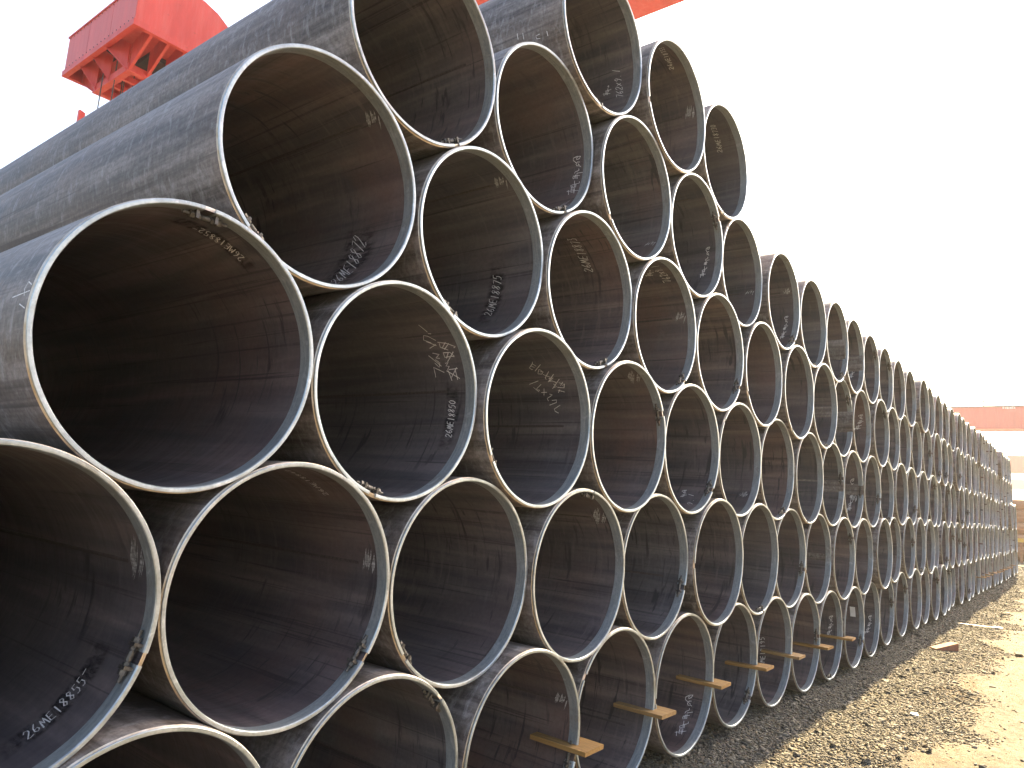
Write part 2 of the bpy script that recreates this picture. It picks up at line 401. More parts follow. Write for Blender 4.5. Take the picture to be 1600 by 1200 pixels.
TRACE = {(3, 2.0, 0): [[(0.2892, 0.1561), (0.2411, 0.1921), (0.2102, 0.188), (0.1864, 0.1681)], [(0.3541, 0.2003), (0.36, 0.1725), (0.3252, 0.1763), (0.2927, 0.2175)], [(0.4417, 0.2075), (0.4283, 0.1914), (0.3835, 0.2259), (0.3477, 0.2214)], [(0.4659, 0.254), (0.4669, 0.2208)], [(0.521, 0.2327), (0.4245, 0.2419)], [(0.5804, 0.2434), (0.5096, 0.283), (0.4991, 0.2595), (0.4794, 0.2685), (0.5439, 0.2934)], [(0.6326, 0.2524), (0.5884, 0.3129)], [(0.9332, 0.2364), (0.8992, 0.2449), (0.8358, 0.2743), (0.8053, 0.264), (0.809, 0.2581)], [(0.8992, 0.2449), (0.8568, 0.2304)], [(0.8622, 0.2589), (0.8378, 0.2425)], [(0.8804, 0.2002), (0.7797, 0.251)], [(0.7987, 0.2252), (0.7368, 0.2406), (0.729, 0.2193), (0.7586, 0.206), (0.7975, 0.2185), (0.7987, 0.2252)], [(0.766, 0.2237), (0.7639, 0.2103)], [(0.7236, 0.2132), (0.6743, 0.176)], [(0.7624, 0.173), (0.6699, 0.2074), (0.6478, 0.2035)], [(0.6587, 0.1883), (0.6636, 0.1605), (0.6167, 0.1939), (0.6226, 0.1727), (0.5949, 0.1524)], [(0.7187, 0.151), (0.6088, 0.1983)], [(0.6424, 0.1297), (0.512, 0.1837)], [(0.5805, 0.1711), (0.5378, 0.1572), (0.5313, 0.1732)], [(0.5933, 0.1391), (0.5651, 0.109), (0.5504, 0.1239)], [(0.5987, 0.1151), (0.5515, 0.1338)], [(0.5292, 0.1531), (0.5174, 0.1173), (0.5732, 0.1081)], [(0.4888, 0.1537), (0.4617, 0.1192)], [(0.4958, 0.1429), (0.457, 0.1549)]], (5, 2.0, 0): [[(0.116, 0.0623), (0.1272, 0.0851), (0.1176, 0.1067), (0.084, 0.1067), (0.0378, 0.0876)], [(0.1169, 0.0637), (0.0881, 0.0709), (0.0846, 0.0866), (0.11, 0.0895), (0.1103, 0.0794)], [(0.0377, 0.0662), (0.0479, 0.082), (0.0188, 0.0901), (-0.005, 0.0853), (-0.0153, 0.0693), (-0.0361, 0.0588)], [(0.0218, 0.0787), (-0.0047, 0.0696)], [(-0.0555, 0.0723), (-0.0793, 0.0685), (-0.0873, 0.0781), (-0.087, 0.0896), (-0.1131, 0.0941)], [(-0.1273, 0.045), (-0.1181, 0.0809)], [(-0.1304, 0.0789), (-0.2097, 0.0724)], [(-0.1653, 0.0598), (-0.1502, 0.0992), (-0.1756, 0.1004), (-0.1985, 0.0946)], [(-0.136, 0.0871), (-0.2047, 0.0798)], [(-0.1513, 0.0919), (-0.1996, 0.0873)], [(-0.2643, 0.0553), (-0.2942, 0.0527), (-0.299, 0.1034), (-0.3574, 0.0917)], [(-0.2311, 0.0864), (-0.3605, 0.0758)], [(-0.2879, 0.0731), (-0.3569, 0.0691)], [(-0.3232, 0.0924), (-0.356, 0.0819)], [(-0.4281, 0.0441), (-0.3947, 0.1176)], [(-0.3789, 0.1094), (-0.4753, 0.096)], [(-0.3551, 0.0948), (-0.4359, 0.0869), (-0.443, 0.0718), (-0.3735, 0.0814), (-0.3832, 0.0917)], [(-0.371, 0.0732), (-0.4712, 0.0654)]], (3, 1.0, 0): [[(0.708, 0.1364), (0.6847, 0.0929), (0.6369, 0.0542), (0.6262, 0.0648)], [(0.6988, 0.0962), (0.6324, 0.1262)], [(0.6821, 0.0815), (0.6174, 0.1167)], [(0.6931, 0.1302), (0.6469, 0.1327), (0.607, 0.0975)], [(0.5871, 0.1277), (0.5294, 0.1272), (0.5349, 0.0875), (0.5267, 0.0768)], [(0.5808, 0.1287), (0.5803, 0.0928), (0.5329, 0.076)], [(0.5758, 0.1024), (0.5154, 0.1201)], [(0.5832, 0.0746), (0.4776, 0.1189)], [(0.4611, 0.1329), (0.471, 0.1167), (0.43, 0.1334), (0.4278, 0.1185)], [(0.4274, 0.1156), (0.3922, 0.1281), (0.2687, 0.113)], [(0.3809, 0.1352), (0.2877, 0.0703)], [(0.4096, 0.0786), (0.305, 0.1139)], [(0.3744, 0.0878), (0.2772, 0.0827)], [(0.3914, 0.1221), (0.3967, 0.074)], [(0.3153, 0.1987), (0.3525, 0.199), (0.4277, 0.2011), (0.3643, 0.1488)], [(0.5638, 0.2112), (0.4337, 0.1573)], [(0.5133, 0.1813), (0.472, 0.1621), (0.4232, 0.1707), (0.4764, 0.1892)], [(0.589, 0.1854), (0.5659, 0.1522), (0.5315, 0.1757), (0.5216, 0.1556)], [(0.7281, 0.1935), (0.6705, 0.1496)], [(0.684, 0.1501), (0.6458, 0.1911)], [(0.7296, 0.1411), (0.7935, 0.1731), (0.8056, 0.1919), (0.7516, 0.2041), (0.7261, 0.1847), (0.7062, 0.1703)], [(0.9464, 0.1839), (0.8411, 0.1619)], [(0.8226, 0.1633), (0.8157, 0.1484)]], (5, 4.0, 0): [[(0.1492, 0.0802), (0.1512, 0.0931), (0.1326, 0.1064), (0.0987, 0.1084), (0.0601, 0.0997)], [(0.1496, 0.081), (0.1175, 0.087), (0.1076, 0.0965), (0.132, 0.0967), (0.1364, 0.0908)], [(0.0688, 0.0871), (0.0725, 0.0959), (0.04, 0.1022), (0.0181, 0.1007), (0.0145, 0.0919), (-0.0019, 0.0869)], [(0.0477, 0.0954), (0.0249, 0.0915)], [(-0.0267, 0.0958), (-0.0488, 0.0948), (-0.0608, 0.1008), (-0.0653, 0.1075), (-0.093, 0.1113)], [(-0.0862, 0.0836), (-0.0924, 0.104)], [(-0.1037, 0.1034), (-0.1787, 0.1034)], [(-0.1298, 0.0941), (-0.1319, 0.116), (-0.1574, 0.1179), (-0.1773, 0.1156)], [(-0.1127, 0.1084), (-0.177, 0.1075)], [(-0.1298, 0.1119), (-0.1752, 0.1115)], [(-0.2241, 0.0962), (-0.2516, 0.096), (-0.2791, 0.1249), (-0.3299, 0.1207)], [(-0.2056, 0.1124), (-0.3255, 0.1119)], [(-0.2547, 0.1073), (-0.3189, 0.108)], [(-0.2975, 0.1197), (-0.3241, 0.1152)], [(-0.3741, 0.0969), (-0.3778, 0.1365)], [(-0.3587, 0.1313), (-0.4433, 0.1275)], [(-0.3292, 0.1224), (-0.402, 0.121), (-0.4013, 0.113), (-0.3405, 0.1156), (-0.3545, 0.1217)], [(-0.3342, 0.1109), (-0.4244, 0.1105)]], (1, 4.0, 0): [[(-0.3897, 0.1069), (-0.407, 0.1294), (-0.4476, 0.1498), (-0.4877, 0.1483), (-0.5168, 0.1284)], [(-0.3905, 0.1083), (-0.4344, 0.1143), (-0.4597, 0.1292), (-0.4334, 0.1329), (-0.4196, 0.1233)], [(-0.4878, 0.1082), (-0.4973, 0.1235), (-0.5428, 0.1301), (-0.5646, 0.1248), (-0.5549, 0.1096), (-0.5649, 0.0992)], [(-0.5237, 0.1196), (-0.5427, 0.1102)], [(-0.6064, 0.1111), (-0.6293, 0.107), (-0.6523, 0.1155), (-0.668, 0.1258), (-0.7054, 0.1289)], [(-0.6528, 0.0844), (-0.6927, 0.1171)], [(-0.7044, 0.1148), (-0.7891, 0.1069)], [(-0.7183, 0.0969), (-0.7572, 0.1321), (-0.7896, 0.1323), (-0.8086, 0.1264)], [(-0.7228, 0.122), (-0.7941, 0.1135)], [(-0.748, 0.1257), (-0.7991, 0.1202)], [(-0.8284, 0.091), (-0.8596, 0.0882), (-0.9445, 0.1302), (-0.9978, 0.1189)], [(-0.8355, 0.1184), (-0.9754, 0.106)], [(-0.8834, 0.1055), (-0.9601, 0.1006)], [(-0.9568, 0.1205), (-0.98, 0.111)], [(-1.0044, 0.0792), (-1.0894, 0.1374)], [(-1.0546, 0.1319), (-1.1549, 0.118)], [(-1.0001, 0.1214), (-1.0876, 0.1125), (-1.0699, 0.1008), (-1.0006, 0.1102), (-1.0299, 0.118)], [(-0.9839, 0.1036), (-1.0934, 0.0952)]], (5, 6.0, 0): [[(-0.0657, 0.085), (-0.0653, 0.0988), (-0.0853, 0.1123), (-0.1191, 0.113), (-0.1564, 0.1024)], [(-0.0655, 0.0859), (-0.0979, 0.091), (-0.1088, 0.1007), (-0.0847, 0.1019), (-0.0797, 0.0957)], [(-0.1461, 0.0894), (-0.1436, 0.0988), (-0.1767, 0.1044), (-0.1984, 0.1021), (-0.201, 0.0927), (-0.2167, 0.0868)], [(-0.1682, 0.0974), (-0.1905, 0.0925)], [(-0.2429, 0.0955), (-0.265, 0.0938), (-0.2779, 0.0998), (-0.2833, 0.1067), (-0.3119, 0.11)], [(-0.3014, 0.0809), (-0.3103, 0.1023)], [(-0.3218, 0.1014), (-0.3987, 0.0996)], [(-0.3473, 0.0909), (-0.3522, 0.114), (-0.3787, 0.1154), (-0.399, 0.1125)], [(-0.3316, 0.1065), (-0.3975, 0.1039)], [(-0.3496, 0.1097), (-0.3963, 0.1082)], [(-0.4449, 0.091), (-0.4737, 0.0903), (-0.5068, 0.1201), (-0.5605, 0.1148)], [(-0.4279, 0.1085), (-0.5544, 0.1056)], [(-0.4785, 0.1021), (-0.5468, 0.1016)], [(-0.5256, 0.1144), (-0.5534, 0.1091)], [(-0.6047, 0.0891), (-0.615, 0.1305)], [(-0.5934, 0.1255), (-0.6865, 0.12)], [(-0.56, 0.1165), (-0.6392, 0.1139), (-0.6371, 0.1055), (-0.5711, 0.1093), (-0.5873, 0.1154)], [(-0.5636, 0.1044), (-0.6623, 0.1026)]], (5, 9.0, 0): [[(0.1419, 0.0793), (0.1407, 0.0945), (0.1173, 0.1096), (0.0804, 0.1107), (0.0415, 0.0994)], [(0.142, 0.0802), (0.1061, 0.0862), (0.0931, 0.097), (0.1191, 0.0981), (0.1254, 0.0912)], [(0.054, 0.0848), (0.0557, 0.0952), (0.0195, 0.1018), (-0.0033, 0.0995), (-0.005, 0.0891), (-0.0209, 0.0828)], [(0.0294, 0.094), (0.0062, 0.0888)], [(-0.0495, 0.0928), (-0.0725, 0.0913), (-0.0867, 0.0981), (-0.0932, 0.1058), (-0.1233, 0.1099)], [(-0.1089, 0.0775), (-0.1207, 0.1014)], [(-0.1324, 0.1005), (-0.2107, 0.1001)], [(-0.1573, 0.0894), (-0.1652, 0.1151), (-0.1924, 0.1171), (-0.2126, 0.1143)], [(-0.1431, 0.1063), (-0.21, 0.1048)], [(-0.162, 0.1103), (-0.2093, 0.1095)], [(-0.256, 0.0916), (-0.2844, 0.0915), (-0.3207, 0.1254), (-0.3721, 0.121)], [(-0.2411, 0.1105), (-0.365, 0.1107)], [(-0.2907, 0.1047), (-0.3572, 0.106)], [(-0.3383, 0.1195), (-0.3645, 0.1145)], [(-0.4106, 0.094), (-0.4259, 0.1401)], [(-0.4048, 0.1338), (-0.4905, 0.1311)], [(-0.3718, 0.1229), (-0.4463, 0.1226), (-0.4432, 0.1132), (-0.3815, 0.1152), (-0.3977, 0.1226)], [(-0.3737, 0.1096), (-0.466, 0.1109)]], (4, 9.5, 0): [[(0.4526, 0.0672), (0.4504, 0.0889), (0.4304, 0.1104), (0.4009, 0.1123), (0.3712, 0.0964)], [(0.4526, 0.0685), (0.4233, 0.0771), (0.4121, 0.0926), (0.4328, 0.094), (0.4384, 0.0842)], [(0.3822, 0.0755), (0.3827, 0.0904), (0.3539, 0.1002), (0.3364, 0.0971), (0.336, 0.0823), (0.3243, 0.0735)], [(0.3623, 0.0889), (0.3447, 0.0818)], [(0.3016, 0.0882), (0.2844, 0.0864), (0.2732, 0.0965), (0.2677, 0.1076), (0.245, 0.1141)], [(0.2583, 0.0675), (0.2476, 0.1018)], [(0.2391, 0.1009), (0.1823, 0.1022)], [(0.2217, 0.0855), (0.2138, 0.1224), (0.194, 0.1261), (0.1798, 0.1226)], [(0.2307, 0.1094), (0.1824, 0.1089)], [(0.2166, 0.1155), (0.1825, 0.1157)], [(0.1511, 0.0914), (0.1313, 0.0922), (0.1035, 0.1421), (0.0695, 0.1379)], [(0.1599, 0.1181), (0.075, 0.1228)], [(0.1259, 0.1113), (0.0807, 0.1158)], [(0.0921, 0.1343), (0.0751, 0.1282)], [(0.0467, 0.1007), (0.0327, 0.1677)], [(0.0469, 0.1577), (-0.0072, 0.158)], [(0.0695, 0.1406), (0.0212, 0.1436), (0.0241, 0.1299), (0.0638, 0.1299), (0.0525, 0.1412)], [(0.0694, 0.1216), (0.0099, 0.1276)]], (6, 2.5, 0): [[(-0.0163, 0.1992), (-0.0552, 0.1962)], [(-0.0236, 0.203), (-0.0508, 0.2012)], [(-0.0924, 0.181), (-0.1085, 0.1804), (-0.0986, 0.2163), (-0.1302, 0.2109)], [(-0.0677, 0.2017), (-0.1358, 0.1998)], [(-0.1003, 0.1945), (-0.1357, 0.1948)], [(-0.1133, 0.2097), (-0.132, 0.2039)], [(-0.176, 0.1809), (-0.1414, 0.2312)], [(-0.1361, 0.2245), (-0.1831, 0.2209)], [(-0.1284, 0.213), (-0.1682, 0.2119), (-0.1754, 0.2016), (-0.1406, 0.2045), (-0.1426, 0.2123)], [(-0.1415, 0.1985), (-0.1896, 0.1988)]], (3, 4.0, 0): [[(-0.6997, 0.1619), (-0.7041, 0.1769), (-0.7183, 0.1904), (-0.7349, 0.1894), (-0.7493, 0.1761)], [(-0.6999, 0.1629), (-0.7171, 0.1667), (-0.7257, 0.1766), (-0.7145, 0.1792), (-0.71, 0.1728)], [(-0.7398, 0.1625), (-0.7418, 0.1728), (-0.7599, 0.1774), (-0.7696, 0.1739), (-0.7674, 0.1636), (-0.7729, 0.1566)], [(-0.7532, 0.1702), (-0.7623, 0.1639)], [(-0.7888, 0.165), (-0.7989, 0.1624), (-0.8075, 0.1684), (-0.8127, 0.1756), (-0.828, 0.1782)], [(-0.8118, 0.1474), (-0.8243, 0.17)], [(-0.8295, 0.1687), (-0.8663, 0.1648)], [(-0.8378, 0.1567), (-0.8493, 0.1813), (-0.8629, 0.1821), (-0.8717, 0.1785)], [(-0.8363, 0.1738), (-0.8675, 0.1694)], [(-0.8463, 0.1768), (-0.8686, 0.174)]], (1, 8.0, 0): [[(0.344, 0.0728), (0.3329, 0.0894), (0.3004, 0.106), (0.2643, 0.1077), (0.2346, 0.0959)], [(0.3435, 0.0739), (0.3046, 0.0808), (0.2851, 0.0927), (0.3095, 0.0936), (0.3201, 0.086)], [(0.2556, 0.08), (0.2506, 0.0912), (0.2125, 0.0988), (0.1929, 0.0965), (0.1978, 0.0853), (0.187, 0.0787)], [(0.2267, 0.0902), (0.2083, 0.0849)], [(0.1549, 0.0899), (0.1352, 0.0885), (0.1184, 0.0961), (0.108, 0.1044), (0.0791, 0.1093)], [(0.1111, 0.0743), (0.0865, 0.1)], [(0.0768, 0.0993), (0.0101, 0.0999)], [(0.0619, 0.0877), (0.0398, 0.1153), (0.0154, 0.1179), (0.0001, 0.1152)], [(0.064, 0.1057), (0.0079, 0.105)], [(0.0453, 0.1101), (0.0056, 0.11)], [(-0.0225, 0.0915), (-0.0457, 0.0919), (-0.0949, 0.1287), (-0.1326, 0.125)], [(-0.0215, 0.1116), (-0.1211, 0.1139)], [(-0.0585, 0.1061), (-0.1122, 0.1088)], [(-0.1054, 0.1228), (-0.1229, 0.1179)], [(-0.1463, 0.097), (-0.1851, 0.1464)], [(-0.1654, 0.1393), (-0.2276, 0.1384)], [(-0.1335, 0.1271), (-0.19, 0.1283), (-0.1821, 0.1182), (-0.1365, 0.119), (-0.1533, 0.1272)], [(-0.1272, 0.1129), (-0.1977, 0.1163)]], (1, 10.0, 0): [[(-0.0245, 0.0766), (-0.034, 0.092), (-0.0625, 0.1069), (-0.0947, 0.1076), (-0.1216, 0.0957)], [(-0.0249, 0.0776), (-0.0591, 0.0831), (-0.0763, 0.0939), (-0.0546, 0.0954), (-0.0453, 0.0885)], [(-0.1028, 0.0811), (-0.1072, 0.0917), (-0.1417, 0.0979), (-0.1597, 0.0954), (-0.1553, 0.0849), (-0.1653, 0.0784)], [(-0.1288, 0.0901), (-0.1457, 0.0847)], [(-0.195, 0.0882), (-0.2134, 0.0865), (-0.2291, 0.0933), (-0.2388, 0.101), (-0.2663, 0.1049)], [(-0.2362, 0.0725), (-0.2594, 0.0964)], [(-0.2686, 0.0955), (-0.3331, 0.0947)], [(-0.283, 0.0842), (-0.304, 0.1098), (-0.3276, 0.1118), (-0.3427, 0.1089)], [(-0.2808, 0.1012), (-0.3352, 0.0994)], [(-0.2987, 0.1051), (-0.3373, 0.1042)], [(-0.3652, 0.0861), (-0.3882, 0.0861), (-0.437, 0.1198), (-0.4755, 0.1156)], [(-0.3639, 0.1051), (-0.4639, 0.1053)], [(-0.4008, 0.0992), (-0.4549, 0.1007)], [(-0.4477, 0.114), (-0.4656, 0.1091)], [(-0.49, 0.089), (-0.5294, 0.1348)], [(-0.509, 0.1285), (-0.5743, 0.1264)], [(-0.4764, 0.1175), (-0.5349, 0.1176), (-0.5268, 0.1083), (-0.4796, 0.1099), (-0.4967, 0.1173)], [(-0.4702, 0.1043), (-0.5431, 0.1061)]], (3, 9.0, 0): [[(0.3324, 0.0792), (0.3245, 0.0957), (0.2807, 0.1127), (0.2213, 0.1147), (0.1643, 0.1033)], [(0.3323, 0.0802), (0.2718, 0.0876), (0.2467, 0.0997), (0.2881, 0.1002), (0.3009, 0.0926)], [(0.1896, 0.0873), (0.1882, 0.0985), (0.129, 0.1062), (0.0945, 0.104), (0.096, 0.0928), (0.0737, 0.0862)], [(0.1475, 0.0976), (0.1134, 0.0924)], [(0.026, 0.0972), (-0.0084, 0.0957), (-0.0326, 0.103), (-0.0454, 0.1113), (-0.0925, 0.1157)], [(-0.0585, 0.081), (-0.0854, 0.1065)], [(-0.1027, 0.1056), (-0.2203, 0.1046)], [(-0.136, 0.0936), (-0.1577, 0.121), (-0.1994, 0.1229), (-0.2287, 0.1197)], [(-0.1211, 0.1118), (-0.2211, 0.1096)], [(-0.1511, 0.1159), (-0.2219, 0.1147)], [(-0.2847, 0.0949), (-0.3272, 0.0944), (-0.3957, 0.1296), (-0.4715, 0.1237)], [(-0.27, 0.1153), (-0.4564, 0.1129)], [(-0.342, 0.1083), (-0.4426, 0.1083)], [(-0.4198, 0.123), (-0.4572, 0.117)], [(-0.5184, 0.0941), (-0.5624, 0.142)], [(-0.5271, 0.1361), (-0.659, 0.1301)], [(-0.4719, 0.1257), (-0.5859, 0.123), (-0.5768, 0.1132), (-0.4834, 0.1173), (-0.5113, 0.1245)], [(-0.4692, 0.1116), (-0.611, 0.1099)]], (4, 3.5, 0): [[(1.3901, 0.1553), (1.3471, 0.1592)], [(1.3808, 0.161), (1.3508, 0.1641)], [(1.3116, 0.1488), (1.296, 0.1509), (1.2984, 0.1899), (1.2694, 0.1893)], [(1.3327, 0.1677), (1.2665, 0.1776)], [(1.3011, 0.1654), (1.2675, 0.172)], [(1.2855, 0.185), (1.2691, 0.1816)], [(1.2346, 0.163), (1.2554, 0.2143)], [(1.2615, 0.2058), (1.2211, 0.2098)], [(1.2707, 0.1913), (1.2355, 0.1969), (1.2313, 0.1864), (1.2612, 0.1838), (1.2579, 0.193)], [(1.2616, 0.1771), (1.2198, 0.1856)]], (3, 0.0, 1): [[(3.0385, 0.0332), (2.9882, 0.0456), (2.9454, 0.0366), (2.9746, 0.0086)], [(3.0241, 0.1097), (3.0127, 0.0063)], [(3.0831, 0.0497), (3.1194, 0.0103)]], (6, 2.5, 1): [[(-2.9032, 0.272), (-2.8265, 0.2699)], [(-2.8808, 0.2391), (-2.7985, 0.2364)], [(-2.7878, 0.1437), (-2.7829, 0.1654), (-2.7469, 0.1638), (-2.7358, 0.1434)], [(-2.7868, 0.1017), (-2.7277, 0.0992)]]}
TEXTS = [((2, -0.5), '26ME18855-', [(-0.9983, 0.1776), (-0.4935, 0.1762), (-0.9925, 0.2239)]), ((3, 0.0), '26ME18852-', [(1.033, 0.1256), (1.4884, 0.1343), (1.004, 0.163)]), ((4, 0.5), '26ME18872', [(-0.9478, 0.1839), (-0.2371, 0.2202), (-0.7899, 0.2803)]), ((4, 1.5), '26ME18875', [(-0.5995, 0.2093), (0.0042, 0.2228), (-0.5573, 0.2607)]), ((4, 2.5), '26ME18873', [(0.594, 0.1988), (1.2018, 0.2073), (0.624, 0.2517)]), ((3, 1.0), '26ME18850', [(-0.3552, 0.0844), (0.0618, 0.1009), (-0.3409, 0.1205)]), ((6, 3.5), '26ME18733', [(1.1998, 0.1041), (1.8037, 0.0696), (1.2151, 0.1317)]), ((6, 4.5), '26ME18730', [(0.6716, 0.1488), (1.2913, 0.132), (0.695, 0.185)]), ((4, 3.5), '762x9.1', [(1.0575, 0.0824), (1.7511, -0.0086), (1.0392, 0.1348)]), ((6, 2.5), '762x9.1', [(-0.3399, 0.0869), (0.1904, 0.1291), (-0.2901, 0.1352)]), ((1, 6.0), '26ME18195', [(-0.5883, 0.1805), (0.0838, 0.2053), (-0.6102, 0.2182)]), ((2, 0.5), '26ME18842', [(0.8859, 0.1701), (1.3444, 0.2054), (0.8709, 0.1988)]), ((3, 4.0), '9.1', [(-1.1083, 0.0686), (-0.7492, 0.1101), (-1.0754, 0.1067)])]
BX = [-0.762, 0.0033, 0.7718, 1.5372, 2.3129, 3.0777, 3.8398, 4.6021, 5.3645, 6.1269, 6.8949, 7.6654, 8.4326, 9.1972, 9.9624, 10.7276, 11.4928, 12.258, 13.0232, 13.7884, 14.5536, 15.3188, 16.084, 16.8492, 17.6144, 18.3796, 19.1448, 19.91, 20.6752, 21.4404, 22.2056, 22.9708, 23.736, 24.5012, 25.2664, 26.0316, 26.7968]
BZ = [0.0018, 0.0133, 0.0186, 0.0118, 0.0147, 0.0203, 0.0207, 0.0098, -0.0128, -0.0381, -0.0421, -0.0372, -0.0097, 0.0055, 0.0211, 0.0122, -0.0005, -0.0055, -0.003, -0.0023, -0.0064, -0.0072, 0.002, 0.0153, 0.0203, 0.0144, 0.0071, 0.0059, 0.0062, -0.0001, -0.0103, -0.0133, -0.0042, 0.0078, 0.0122, 0.01, 0.0105]
DY = {(3, 0.0): -0.003, (4, 0.5): 0.036, (5, 1.0): 0.04, (4, 1.5): 0.03, (5, 2.0): 0.045, (6, 2.5): 0.008, (5, 3.0): -0.001, (6, 3.5): -0.02, (6, 4.5): -0.001, (4, 2.5): 0.009, (5, 4.0): -0.0, (4, 3.5): -0.008, (5, 5.0): 0.019, (5, 6.0): -0.014, (5, 7.0): -0.017, (5, 8.0): -0.02, (5, 9.0): -0.006, (5, 10.0): -0.003, (5, 11.0): 0.0, (5, 12.0): 0.0, (5, 13.0): 0.0, (5, 14.0): 0.0, (5, 15.0): 0.0, (5, 16.0): 0.0, (4, 4.5): -0.004, (4, 5.5): -0.01, (4, 6.5): -0.022, (4, 7.5): -0.016, (4, 8.5): 0.023, (4, 9.5): 0.009, (3, 1.0): 0.019, (3, 2.0): -0.013, (3, 3.0): -0.023, (3, 4.0): -0.01, (3, 5.0): -0.001, (3, 6.0): 0.011, (3, 7.0): -0.001, (2, -0.5): -0.02, (2, 0.5): -0.0, (2, 1.5): 0.014, (2, 2.5): -0.015, (2, 3.5): 0.003, (2, 4.5): -0.031, (2, 5.5): -0.005, (2, 6.5): 0.025, (2, 7.5): 0.026, (2, 8.5): 0.001, (1, 0.0): -0.047, (1, 1.0): -0.022, (1, 2.0): -0.044, (1, 3.0): -0.009, (1, 4.0): -0.008, (1, 5.0): 0.001, (1, 6.0): 0.005, (1, 7.0): 0.009, (1, 8.0): 0.019, (1, 9.0): 0.003, (1, 10.0): 0.019, (1, 11.0): 0.021}
stack = {(1, float(k - 1)): (BX[k], BZ[k] + RO) for k in range(len(BX))}
for r in range(2, 7):
    lo = sorted(k for k in stack if k[0] == r - 1)
    for a, b in zip(lo[:-1], lo[1:]):
        (x1, z1), (x2, z2) = stack[a], stack[b]
        dx, dz = x2 - x1, z2 - z1
        L = math.hypot(dx, dz)
        h = math.sqrt(D * D - L * L / 4)
        stack[(r, (a[1] + b[1]) / 2)] = ((x1 + x2) / 2 - dz / L * h, (z1 + z2) / 2 + dx / L * h)
stack = {k: v for k, v in stack.items() if k[0] < 6 or k[1] in (2.5, 3.5, 4.5)}
for k in sorted(stack):
    if k not in DY or (k[0] == 5 and k[1] > 11):
        DY[k] = random.gauss(0, .016) + (random.choice((-.06, .05)) if random.random() < .05 and k[1] > 8 else 0)

# ------------------------------------------------------------------ ground
bxa, bza = np.array(BX), np.array(BZ)
def ground_z(x, y):
    base = np.interp(x, bxa, bza)
    k = np.exp(-((y - 6) / 14.0) ** 4)
    fade = np.clip((x + 4) / 3, 0, 1) * np.clip((34 - x) / 5, 0, 1)
    s = np.clip((y + .20) / .55, 0, 1); s = s * s * (3 - 2 * s)
    bump = .012 * np.sin(x * 2.1 + 1.3 * y) * np.cos(y * 2.7 - .6 * x) + .008 * np.sin(x * 5.3 + y * 4.1)
    return (base * k * fade * (.35 + .65 * s)) - .065 + .062 * s * fade + bump * (.5 + .5 * (1 - s))

def make_ground():
    xs = np.unique(np.round(np.concatenate([np.linspace(-400, -30, 12), np.arange(-30, -4, 2.0), np.arange(-4, 34, .09), np.arange(34, 60, 1.0), np.linspace(60, 400, 14)]), 4))
    ys = np.unique(np.round(np.concatenate([np.linspace(-400, -20, 12), np.arange(-20, -3, 1.0), np.arange(-3, 1.2, .07), np.arange(1.2, 16, .8), np.linspace(16, 400, 14)]), 4))
    X, Y = np.meshgrid(xs, ys, indexing='ij')
    Z = ground_z(X, Y)
    v = np.stack([X, Y, Z], -1).reshape(-1, 3)
    nx, ny = len(xs), len(ys)
    i, j = np.meshgrid(np.arange(nx - 1), np.arange(ny - 1), indexing='ij')
    a = (i * ny + j).ravel()
    f = np.stack([a, a + ny, a + ny + 1, a + 1], -1)
    me = bpy.data.meshes.new('ground')
    me.from_pydata(v.tolist(), [], f.tolist())
    me.materials.append(M['ground'])
    me.polygons.foreach_set('use_smooth', [True] * len(f))
    o = link('ground', me)
    tag(o, kind='structure')
make_ground()

def border(x):
    return -.98 + .027 * (x - 4) + .13 * np.sin(x * 1.9) + .09 * np.sin(x * 4.3 + 1) + .05 * np.sin(x * 9.1)

